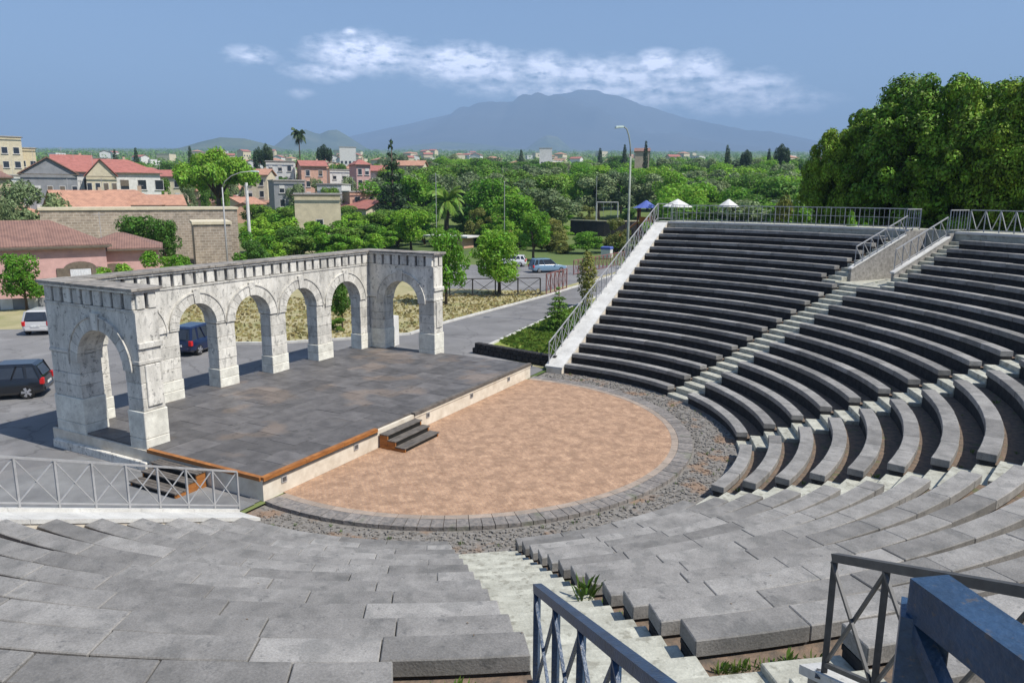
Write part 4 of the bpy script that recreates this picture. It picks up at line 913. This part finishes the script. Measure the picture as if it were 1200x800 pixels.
stone_building()
house(108, 128, 9, 8, 6.2, 'house with an orange tiled roof and arched loggia above the stone building', 'cream', 'orange', 'gable', 2.6, rot=.25, wins=rowwins(9, 4, 4.2, 1.3, 1.3))
house(150, 134, 11, 8, 6.6, 'wide orange tiled roof in the middle of the left houses', 'tan', 'orange', 'hip', 2.4, rot=-.2, wins=rowwins(11, 3, 4.2))
house(187, 138, 8, 7, 6.4, 'salmon roofed house with a red awning at the right of the left houses', 'salmon', 'orange', 'gable', 1.6, rot=.1, wins=rowwins(8, 3, 4.2))
def G(px, d): P = AT(px, d); return P.z, (P-Vector(CAM)).dot(DH)
def house_y(px, d, wpx, dep, ye, label, **k):
    z, s = G(px, d); return house(px, d, wpx/F*s, dep, zz_(ye, s)-z, label, **k)
house_y(130, 190, 110, 12, 206, 'white apartment house with balconies under a red roof', wall='white', roof='red', rtype='hip', rh=3., rot=.1, wins=rowwins(24, 7, 8, 1.6, 2.)+rowwins(24, 7, 4.5, 1.6, 2.))
house_y(128, 180, 30, 6, 210, 'cream gabled bay with dark arched windows at the front of the white house', wall='cream', roof='red', rtype='front', rh=3.4, chim=False, wins=rowwins(6, 4, 7.5, .8, 2.))
house_y(96, 196, 38, 10, 198, 'raised storey with a bright red roof left of the cream bay', wall='cream', roof='red', rtype='gable', rh=2.2, wins=rowwins(8, 4, 9.5, 1., 1.4))
house_y(68, 172, 54, 10, 208, 'grey unplastered house with a dark gable left of the white apartment house', wall='grey', roof='brown', rtype='front', rh=3., chim=False, wins=rowwins(10, 5, 7.5, .8, 1.6)+rowwins(10, 5, 4, .8, 1.6))
house_y(45, 205, 60, 10, 210, 'pale grey terrace behind the grey house', wall='white', roof='flat', rtype='flat', chim=False, wins=rowwins(14, 6, 7, 1., 1.4))
house_y(14, 240, 44, 14, 168, 'tall cream apartment block at the upper left corner of the town', wall='cream', roof='flat', rtype='flat', chim=False, wins=rowwins(10, 4, 12, 1.2, 1.5)+rowwins(10, 4, 15.5, 1.2, 1.5))
house_y(40, 250, 26, 12, 180, 'lower beige block beside the tall cream one', wall='beige', roof='flat', rtype='flat', chim=False, wins=rowwins(7, 3, 12, 1.2, 1.5))
house_y(5, 150, 30, 10, 212, 'brown roofed villa behind the grey green trees at the left edge', wall='tan', roof='brown', rtype='hip', rh=1.5, wins=rowwins(6, 3, 4))
house_y(375, 118, 50, 6, 229, 'beige flat roofed hut with a dark doorway above the street trees', wall='beige', roof='flat', rtype='flat', chim=False, wins=[(.2, 3.0, .9, 1.8)], name='hut')
for px, d, wp, ye, lab, wl, rf, rt_ in ((335,230,30,193,'white house with a plain facade left of the thin palm','white','flat','flat'), (370,225,28,198,'salmon building with a red roof beside the thin palm','salmon','red','gable'), (402,232,32,202,'white building with rows of windows right of the salmon one','white','flat','flat'),
        (425,215,16,196,'narrow pink tower house in the middle of the town','pink','red','hip'), (443,225,26,203,'white terrace left of the dark conifer','white','red','gable'), (485,240,30,197,'wide house with an orange roof right of the dark conifer','cream','orange','gable'), (482,190,20,212,'small white house half hidden right of the conifer','white','flat','flat'),
        (340,180,34,214,'grey flat roofed house left of the beige hut','grey','flat','flat'), (310,215,26,208,'small cream house behind the umbrella pine','cream','orange','gable'), (205,215,34,210,'long cream house left of the umbrella pine','cream','red','gable'), (425,175,34,226,'pink low house above the street trees','salmon','flat','flat'), (395,185,28,218,'white low house with dark windows behind the hut','white','flat','flat')):
    z, s = G(px, d); w = wp/F*s; hh = zz_(ye, s)-z
    house_y(px, d, wp, 8, ye, lab, wall=wl, roof=rf, rtype=rt_, rh=1.6, rot=random.uniform(-.3, .3), chim=rt_ != 'flat', wins=sum([rowwins(w, max(2, int(w/2.4)), max(.8, hh-2.6-3*q), 1., 1.5) for q in range(max(1, int(hh/3.2)))], []))
def far_town():
    rd = random.Random(3)
    protos = []
    for wl, rf, rt_ in (('white','red','gable'), ('cream','orange','hip'), ('white','flat','flat'), ('beige','red','gable'), ('salmon','flat','flat'), ('cream','flat','flat')):
        T = house(2000, 900, rd.uniform(9, 14), 9, rd.uniform(5.5, 8.5), 'small pale house of the distant town on the plain', wall=wl, roof=rf, rtype=rt_, chim=False, wins=rowwins(9, 3, 3.2, 1.2, 1.5), group='houses of the distant town'); protos.append(T)
    first = list(protos)
    for k in range(150):
        d = 330*math.exp(rd.random()**1.2*math.log(6.)); px = rd.uniform(-60, 1020) if rd.random() < .6 else rd.uniform(250, 700)
        p = protos[k % 6]; o = first.pop() if first else copy_tree(p)
        o.location = AT(px, d)-Vector((0,0,.5)); o.rotation_euler.z = rd.uniform(0, 2*PI); s = rd.uniform(.8, 1.25)*(1+max(0, d-500)/2500); o.scale = (s, s, s)
far_town()
def cottages():
    rd = random.Random(12); pr = []
    for wl, rf, rt_ in (('cream','red','gable'), ('white','orange','hip'), ('salmon','brown','gable'), ('white','red','hip'), ('beige','orange','gable')):
        pr.append(house(900, 500, rd.uniform(7, 10), 7, 3.4, 'x', wall=wl, roof=rf, rtype=rt_, rh=1.5, wins=rowwins(7, 3, 1.2, 1., 1.3), group='low tiled houses between the town trees'))
        pr[-1]['label'] = 'low %s house with a tiled roof between the town trees' % dict(cream='cream', white='white', salmon='salmon', beige='beige')[wl]
    for k in range(46):
        p = pr[k] if k < 5 else copy_tree(pr[k % 5]); d = rd.uniform(165, 330); px = rd.uniform(195, 520) if k % 4 else rd.uniform(-30, 190)
        p.location = AT(px, d); p.rotation_euler.z = rd.uniform(0, 2*PI); q = rd.uniform(.8, 1.2); p.scale = (q, q, q)
cottages()
house_y(638, 420, 14, 10, 177, 'white apartment block standing out on the plain left of the street lamp', wall='white', roof='flat', rtype='flat', chim=False, wins=rowwins(6, 3, 5)+rowwins(6, 3, 9))
house_y(412, 400, 18, 12, 177, 'white building with two rows of windows on the skyline above the town', wall='white', roof='flat', rtype='flat', chim=False, wins=rowwins(8, 4, 6)+rowwins(8, 4, 9.5))
house_y(748, 330, 16, 10, 180, 'tan house beside the head of the street lamp', wall='tan', roof='brown', rtype='gable', rh=1.5)
# ------------------------------------------------------------------ hills and volcano
def ridge_mesh(name, prof, dist, depth, label, m, rough=.02, seed=1, nlat=200, ndep=46, cat='mountain'):
    """a relief whose skyline passes through the surveyed points; prof: [(px, py)...]"""
    r = np.random.default_rng(seed); xs = [p[0] for p in prof]; ys = [p[1] for p in prof]
    ph = r.random((7, 2))*6.28; m_ = MB(); rows = []
    for j in range(ndep):
        v = j/(ndep-1)*2-1
        row = []
        for i in range(nlat):
            px = xs[0]+(xs[-1]-xs[0])*i/(nlat-1); d = ray(px, 227); d.z = 0; d.normalize(); c = d.dot(DH)
            s = dist+v*depth; P = Vector((CAM[0], CAM[1], 0))+d*(s/c); py = np.interp(px, xs, ys); base = terr(P.x, P.y)
            top = (CAM[2]+(227.6-py)/F*dist)-terr(*(Vector((CAM[0], CAM[1], 0))+d*(dist/c)).xy)
            fall = max(0, 1-abs(v))**1.25
            u = i/nlat*9; nz = sum(math.sin(u*(1.9**q)+ph[q][0]+v*3*(1.7**q))*math.cos(v*5*(1.6**q)+ph[q][1])*.6**q for q in range(6))
            h = max(0, top)*fall*(1+nz*rough*10*abs(v)*(1-abs(v))*2) 
            row.append((P.x, P.y, base+h-3))
        rows.append(row)
    m_.quadgrid(rows); o = m_.build(name, m, smooth=True); o['kind'] = 'structure'; return o
rock = mat('volcano_rock', (.115,.115,.10), 1., col2=(.06,.065,.06), scale=.0009, detail=12, coord='World')
hillm = mat('hill_scrub', (.13,.15,.07), 1., col2=(.06,.085,.035), scale=.004, detail=12, coord='World', spots=(.002, .6, (.22,.19,.12), .5))
ridge_mesh('volcano', [(330,181),(380,172),(420,162),(460,152),(509,140),(545,131),(586,126),(610,123),(630,121),(655,119),(680,119),(705,121),(722,124),(740,130),(775,137),(820,148),(860,155),(900,157),(940,164),(980,172),(1060,176),(1180,180)], 11500, 3200, '', rock, rough=.12)
ridge_mesh('hill', [(316,180),(328,172),(340,163),(352,157),(362,156),(372,160),(378,161),(388,157),(398,156),(410,163),(424,172),(438,180)], 6200, 700, '', hillm, rough=.02, seed=4, nlat=70)
ridge_mesh('hill', [(185,182),(215,177),(240,170),(262,165),(290,166),(315,172),(345,180)], 4300, 500, '', hillm, rough=.03, seed=5, nlat=80)
ridge_mesh('hill', [(440,181),(480,174),(520,169),(560,171),(600,176),(615,177),(632,165),(640,161),(652,163),(668,176),(700,180)], 7600, 800, '', hillm, rough=.03, seed=6, nlat=120)
# ------------------------------------------------------------------ street furniture
def lamp(px, dist, htop, heads, label, rz=0., m=galv):
    P = AT(px, dist); T = tag(empty('street_lamp', P, rz), label, 'street lamp')
    MB().tube([(0,0,-.2),(0,0,htop*.5),(0,0,htop*.86)], [.11,.085,.06], 9).build('pole', m, T, smooth=True)
    for (dx, dz, l) in heads:
        pts = [(0,0,htop*.86)]+[(dx*t**1.6, 0, htop*.86+(htop*.14+dz)*math.sin(t*PI/2)) for t in (.25,.5,.75,1.)]
        MB().tube(pts, .045, 7).build('arm', m, T, smooth=True)
        MB().prism([(dx-.05,-.14,htop+dz-.06),(dx+l,-.18,htop+dz-.10),(dx+l,.18,htop+dz-.10),(dx-.05,.14,htop+dz-.06)], [(dx-.02,-.09,htop+dz+.08),(dx+l*.9,-.12,htop+dz+.05),(dx+l*.9,.12,htop+dz+.05),(dx-.02,.09,htop+dz+.08)]).build('lamp_head', mat('pale_lamp_head', (.42,.52,.48), .4), T, bevel=.02)
    return T
lamp(735, 50, zz_(152, 49), [(-.5, 0, -.6)], 'tall street lamp with a curved green grey head above the far white ramp', rz=YAW-PI/2+.1, m=mat('green_grey_pole', (.28,.31,.26), .5))
lamp(266, 78, zz_(203, 72), [(2.9, 0, .75)], 'street lamp with a long curved arm beside the stone building', rz=YAW-PI/2)
T = tag(empty('utility_pole', AT(294, 96)), 'thick pale utility pole beside the street trees', 'pole'); MB().tube([(0,0,-.2),(0,0,zz_(216, 90))], [.22,.17], 10).build('pole', PAL['white'], T); MB().bar((-.5,0,zz_(220, 90)), (.5,0,zz_(220, 90)), .09).build('crossbar', galv, T)
for px, d, yt, lab in ((512,110,205,'thin pale mast left of the palm'), (591,108,214,'thin white mast behind the car park trees'), (697,150,208,'thin grey mast beyond the playground')):
    T = tag(empty('mast', AT(px, d)), lab, 'mast'); MB().tube([(0,0,-.2),(0,0,zz_(yt, d*.97)-AT(px,d).z)], .055, 6).build('pole', galv, T); MB().lathe([(0,.14),(.07,.1),(.09,0),(0,-.02)], 8, (0,0,zz_(yt, d*.97)-AT(px,d).z)).build('cap', galv, T)
g3 = lambda px, py: tuple(GP(px, py, 0))
railing('dark crossed bar fence between the dry grass and the car park', [g3(500,348), g3(633,346)], 1.55, 1.85, rustfence, .09, .08, 'X', low=.1, group='fences beyond the stage', cat='fence')
railing('rust red crossed fence at the end of the car park fence', [g3(640,346), g3(664,338)], 1.9, 1.1, redfence, .08, .08, 'X', group='fences beyond the stage', cat='fence')
railing('rust red fence behind the columnar shrub', [g3(672,322), g3(732,309)], 1.6, 1.2, redfence, .08, .08, 'X', group='fences beyond the stage', cat='fence')
railing('pale garden fence in front of the pink house', [g3(-40,357), g3(58,352)], 1.1, 1.6, PAL['white'], .05, .05, 'B', group='fences beyond the stage', cat='fence')
T = tag(empty('garden_wall', g3(0,362)), 'low pale garden wall under the fence of the pink house', 'wall'); a, b = Vector(g3(-60,366)), Vector(g3(60,360))
for k in range(8): part(MB().bar(a.lerp(b, k/8)+Vector((0,0,.4)), a.lerp(b, (k+.99)/8)+Vector((0,0,.4)), .25, .8), 'panel', PAL['grey'] if k % 2 else PAL['white'], T)
T = tag(empty('bollard', GP(461,404,0)), 'white box on a dark stand seen through the far arch', 'box'); MB().box(-.25,.25,-.25,.25,0,1.75).build('cabinet', PAL['white'], T); MB().box(-.55,-.3,-.2,.2,0,1.5).build('stand', darkmetal, T)
# playground
def playground():
    P = AT(716, 150); T = tag(empty('curved_wall', P), 'dark curved retaining wall of the playground', 'wall'); s = 150/F
    for k in range(12):
        a0 = -60+ k*10; px = 716+a0*.8; 
        p, q = AT(668+k*7.8, 150-2.5*math.sin(PI*k/12)), AT(668+(k+1)*7.8-.25, 150-2.5*math.sin(PI*(k+1)/12))
        part(MB().bar(p+Vector((0,0,1.2)), q+Vector((0,0,1.2)), .3, 3.4), 'panel', lava, T)
        part(MB().bar(p+Vector((0,0,3.0)), q+Vector((0,0,3.0)), .45, .18), 'capstone', PAL['cream'], T)
    T = tag(empty('swing_frame', AT(710, 158)), 'white metal swing frame on the playground', 'swing')
    u = rt.copy(); u.z = 0; z0 = 2.6
    for dx in (-2.2, 2.2): MB().bar(u*dx+Vector((0,0,0)), u*dx+Vector((0,0,z0+3.6)), .16).build('post', PAL['white'], T)
    MB().bar(u*-2.2+Vector((0,0,z0+3.6)), u*2.2+Vector((0,0,z0+3.6)), .16).build('beam', PAL['white'], T)
    for dx in (-.8, .8): MB().bar(u*dx+Vector((0,0,z0+.8)), u*dx+Vector((0,0,z0+3.6)), .06).build('rope', galv, T)
    col = lambda n, c: mat(n, c, .5, var=.05)
    T = tag(empty('play_tower', AT(755, 142), math.atan2(rt.y, rt.x)), 'play tower with a blue roof and orange slide beyond the ramp railing', 'play tower')
    zb = 1.6
    for dx in (-1.3, 1.3):
        for dy in (-1.3, 1.3): MB().bar((dx,dy,0), (dx,dy,zb+4.2), .2).build('post', col('tower_red', (.35,.08,.05)), T)
    MB().lathe([(2.5,zb+4.2),(1.5,zb+4.7),(.1,zb+5.6),(0,zb+5.6)], 12).build('roof', col('tower_blue', (.10,.14,.42)), T)
    MB().box(-1.5,1.5,-1.5,1.5,zb+1.4,zb+1.7).build('deck', col('tower_yellow', (.6,.38,.03)), T)
    MB().box(-1.5,1.5,-1.6,-1.5,zb+1.7,zb+2.6).build('panel', col('tower_orange', (.62,.20,.04)), T)
    MB().prism([(-1.6,-.6,zb+1.5),(-1.6,.6,zb+1.5),(-5,.6,.4),(-5,-.6,.4)], [(-1.6,-.6,zb+1.8),(-1.6,.6,zb+1.8),(-5,.6,.7),(-5,-.6,.7)]).build('slide', MAT['tower_orange'], T)
    for px, d, r_, lab in ((791,90,1.75,'white conical sunshade behind the head of the far ramp'), (850,96,1.3,'smaller pale sunshade further right behind the top railing')):
        T = tag(empty('sunshade', AT(px, d)), lab, 'sunshade'); h = zz_(232, d*.97)
        MB().tube([(0,0,0),(0,0,h)], .06, 6).build('pole', galv, T); MB().lathe([(r_,h-.95),(r_*.98,h-.85),(.12,h-.05),(0,h)], 10).build('canopy', PAL['white'], T)
    T = tag(empty('waste_container', AT(711, 104)), 'white waste container with a blue lid by the red fence', 'container'); MB().box(-.7,.7,-.5,.5,.15,1.3).build('bin_body', PAL['white'], T, bevel=.05); MB().box(-.75,.75,-.55,.55,1.3,1.7).build('lid', MAT['tower_blue'], T, bevel=.08)
    T = tag(empty('garden_hut', AT(531, 122)), 'low hut with a flat white roof and salmon wall beside the palm', 'hut'); MB().box(-3,3,-1.5,1.5,0,1.7).build('wall', PAL['salmon'], T); MB().box(-4.5,4,-2,2,1.7,1.95).build('roof', PAL['white'], T)
    T = tag(empty('rubble_mound', stp(0, 37, 7.5, ZT-3.2)), 'pale earth mound behind the top railing left of the dark trees', 'mound'); m = MB(); m.lathe([(6,-5),(4.6,1.2),(2.6,2.6),(1.2,3.4),(.2,3.6),(0,3.6)], 18); m.build('mound_body', dirt, T, smooth=True)
playground()
# ------------------------------------------------------------------ cars
tyre = mat('tyre', (.02,.02,.02), .9); rim = mat('wheel_rim', (.5,.5,.52), .35, metallic=.7); redl = mat('red_light', (.6,.02,.02), .3); clear = mat('clear_light', (.75,.76,.78), .15); platew = mat('number_plate', (.75,.75,.72), .5)
def paintm(n, c): 
    m = mat('paint_'+n, c, .28, var=.02, spec=.6); m.node_tree.nodes['Principled BSDF'].inputs['Coat Weight'].default_value = .6; return m
def car(loc, heading, paint, label, L_=3.9, Wd=1.66, Ht=1.48, hatch=True):
    T = tag(empty('parked_car', loc, heading), label, 'car', 'cars parked beyond the stage')
    # stations along x (front +): x, half width, bottom z, belt z
    st_ = [(-.5,.40,.38,.62),(-.49,.46,.30,.86),(-.44,.49,.24,.92),(-.3,.5,.2,.93),(0,.5,.19,.92),(.16,.5,.2,.91),(.3,.49,.2,.86),(.42,.46,.22,.76),(.48,.42,.26,.66),(.5,.36,.34,.52)]
    rows = []
    for x, hw, zb, zt_ in st_:
        X = x*L_; w = hw*Wd; q = [(w*.86, zb), (w, zb+.12), (w*1.0, (zb+zt_)/2), (w*.965, zt_-.08), (w*.90, zt_)]
        rows.append([(X, y, z) for y, z in q]+[(X, -y, z) for y, z in reversed(q)])
    mb = MB(); mb.quadgrid(rows, True); mb.poly(rows[0]); mb.poly(list(reversed(rows[-1]))); mb.build('body', paint, T, smooth=True).modifiers.new('e', 'EDGE_SPLIT').split_angle = .6
    rear = -.475 if hatch else -.36
    g = [(rear*L_, .92), (.20*L_, .90)]; tp = [((rear+.06)*L_, Ht-.06), ((.02)*L_, Ht-.04)]; wb, wt = .455*Wd, .37*Wd
    MB().prism([(g[0][0],wb,.88),(g[1][0],wb,.86),(g[1][0],-wb,.86),(g[0][0],-wb,.88)], [(tp[0][0],wt,tp[0][1]),(tp[1][0],wt,tp[1][1]),(tp[1][0],-wt,tp[1][1]),(tp[0][0],-wt,tp[0][1])]).build('windows', glass, T)
    MB().prism([(tp[0][0]-.05,wt+.03,Ht-.09),(tp[1][0]+.06,wt+.03,Ht-.08),(tp[1][0]+.06,-wt-.03,Ht-.08),(tp[0][0]-.05,-wt-.03,Ht-.09)], [(tp[0][0]+.12,wt-.1,Ht),(tp[1][0]-.15,wt-.1,Ht+.02),(tp[1][0]-.15,-wt+.1,Ht+.02),(tp[0][0]+.12,-wt+.1,Ht)]).build('roof', paint, T)
    for sy in (-1, 1):
        for xb, xt, wd in ((g[0][0], tp[0][0], .13), (g[1][0], tp[1][0], .07), ((g[0][0]+g[1][0])/2-.1, (tp[0][0]+tp[1][0])/2-.1, .09), (g[0][0]+.55, tp[0][0]+.4, .12)):
            MB().bar((xb, sy*wb, .86), (xt, sy*(wt+.01), Ht-.05), wd, .04).build('pillar', paint, T)
        MB().bar((.14*L_, sy*(wb+.06), .95), (.14*L_, sy*(wb+.2), .97), .12, .1).build('wing_mirror', paint, T)
        for xx in (-.32, .31):
            wh = empty('wheel_hub'); bpy.data.objects.remove(wh)
            t = MB(); n = 18; c0 = (xx*L_, sy*Wd*.43, .31)
            for (r_, y0, y1) in ((.31, 0, .1),): t.quadgrid([[(c0[0]+rr*math.cos(2*PI*k/n), c0[1]+sy*yy, c0[2]+rr*math.sin(2*PI*k/n)) for k in range(n)] for rr, yy in ((.05,-.1),(.31,-.1),(.31,.09),(.27,.12),(.2,.12),(.0,.06))], True)
            w_ = t.build('wheel', tyre, T)
            t = MB()
            for k in range(5):
                a = 2*PI*k/5; t.prism([(c0[0]+.04*math.cos(a+1), c0[1]+sy*.1, c0[2]+.04*math.sin(a+1)), (c0[0]+.21*math.cos(a+.28), c0[1]+sy*.11, c0[2]+.21*math.sin(a+.28)), (c0[0]+.21*math.cos(a-.28), c0[1]+sy*.11, c0[2]+.21*math.sin(a-.28)), (c0[0]+.04*math.cos(a-1), c0[1]+sy*.1, c0[2]+.04*math.sin(a-1))], [(c0[0]+.04*math.cos(a+1), c0[1]+sy*.14, c0[2]+.04*math.sin(a+1)), (c0[0]+.21*math.cos(a+.28), c0[1]+sy*.13, c0[2]+.21*math.sin(a+.28)), (c0[0]+.21*math.cos(a-.28), c0[1]+sy*.13, c0[2]+.21*math.sin(a-.28)), (c0[0]+.04*math.cos(a-1), c0[1]+sy*.14, c0[2]+.04*math.sin(a-1))])
            t.build('rim', rim, w_)
        MB().box(-.5*L_-.015, -.5*L_+.16, sy*.43*Wd-.13, sy*.43*Wd+.07, .62, .9).build('tail_light', redl, T, bevel=.02)
        MB().box(.455*L_, .475*L_+.02, sy*.34*Wd-.16, sy*.34*Wd+.16, .58, .72).build('headlight', clear, T, bevel=.02)
    MB().box(-.5*L_-.03, -.5*L_+.02, -.75*Wd/2, .75*Wd/2, .32, .5).build('rear_bumper', paint, T, bevel=.03); MB().box(.48*L_, .5*L_+.03, -.7*Wd/2, .7*Wd/2, .3, .46).build('front_bumper', paint, T, bevel=.03)
    MB().box(-.5*L_-.04, -.5*L_-.02, -.26, .26, .56, .67).build('number_plate', platew, T)
    MB().prism([(rear*L_-.015,-.5,.97),(rear*L_-.015,.5,.97),(tp[0][0]-.03,.42,Ht-.14),(tp[0][0]-.03,-.42,Ht-.14)], [(rear*L_-.03,-.5,.97),(rear*L_-.03,.5,.97),(tp[0][0]-.045,.42,Ht-.14),(tp[0][0]-.045,-.42,Ht-.14)]).build('rear_window', glass, T)
    return T
hd = math.atan2(rt.y, rt.x)
def cpos(px, py): return GP(px, py, 0)
car(cpos(228, 414)+DH*1.0, hd+1.32, paintm('navy', (.004,.012,.05)), 'dark blue hatchback seen through the first open arch of the arcade', 3.9, 1.7, 1.6)
car(cpos(48, 390)+DH*.8, hd+1.75, paintm('silver', (.55,.54,.53)), 'silver hatchback seen from behind, parked by the garden wall', 3.6, 1.65, 1.55)
car(cpos(-6, 468)+DH*.5, hd+.3+PI, paintm('black', (.006,.007,.010)), 'black rounded hatchback cut by the left edge of the view', 3.7, 1.66, 1.5)
car(cpos(642, 319)+DH*.3, hd+.35, paintm('lightblue', (.16,.26,.36)), 'silver blue hatchback in the upper car park', 4.3, 1.75, 1.6)
car(cpos(598, 312)+DH*.3, hd-.1+PI, paintm('white', (.7,.7,.7)), 'white car parked left of the silver blue hatchback', 4.0, 1.7, 1.4)
# ------------------------------------------------------------------ haze
hz = bpy.data.materials.new('haze'); hz.use_nodes = True; t = hz.node_tree; t.nodes.clear(); o_ = N(t, 'ShaderNodeOutputMaterial'); v_ = N(t, 'ShaderNodeVolumePrincipled'); v_.inputs['Density'].default_value = HAZE; v_.inputs['Color'].default_value = HAZEC; v_.inputs['Anisotropy'].default_value = .0
t.links.new(v_.outputs[0], o_.inputs['Volume'])
hb = MB().box(-16000, 16000, -16000, 16000, -1.4, 1560).build('haze', hz); hb['kind'] = 'stuff'; tag(hb, 'pale blue haze that veils the far plain and the volcano', 'haze')
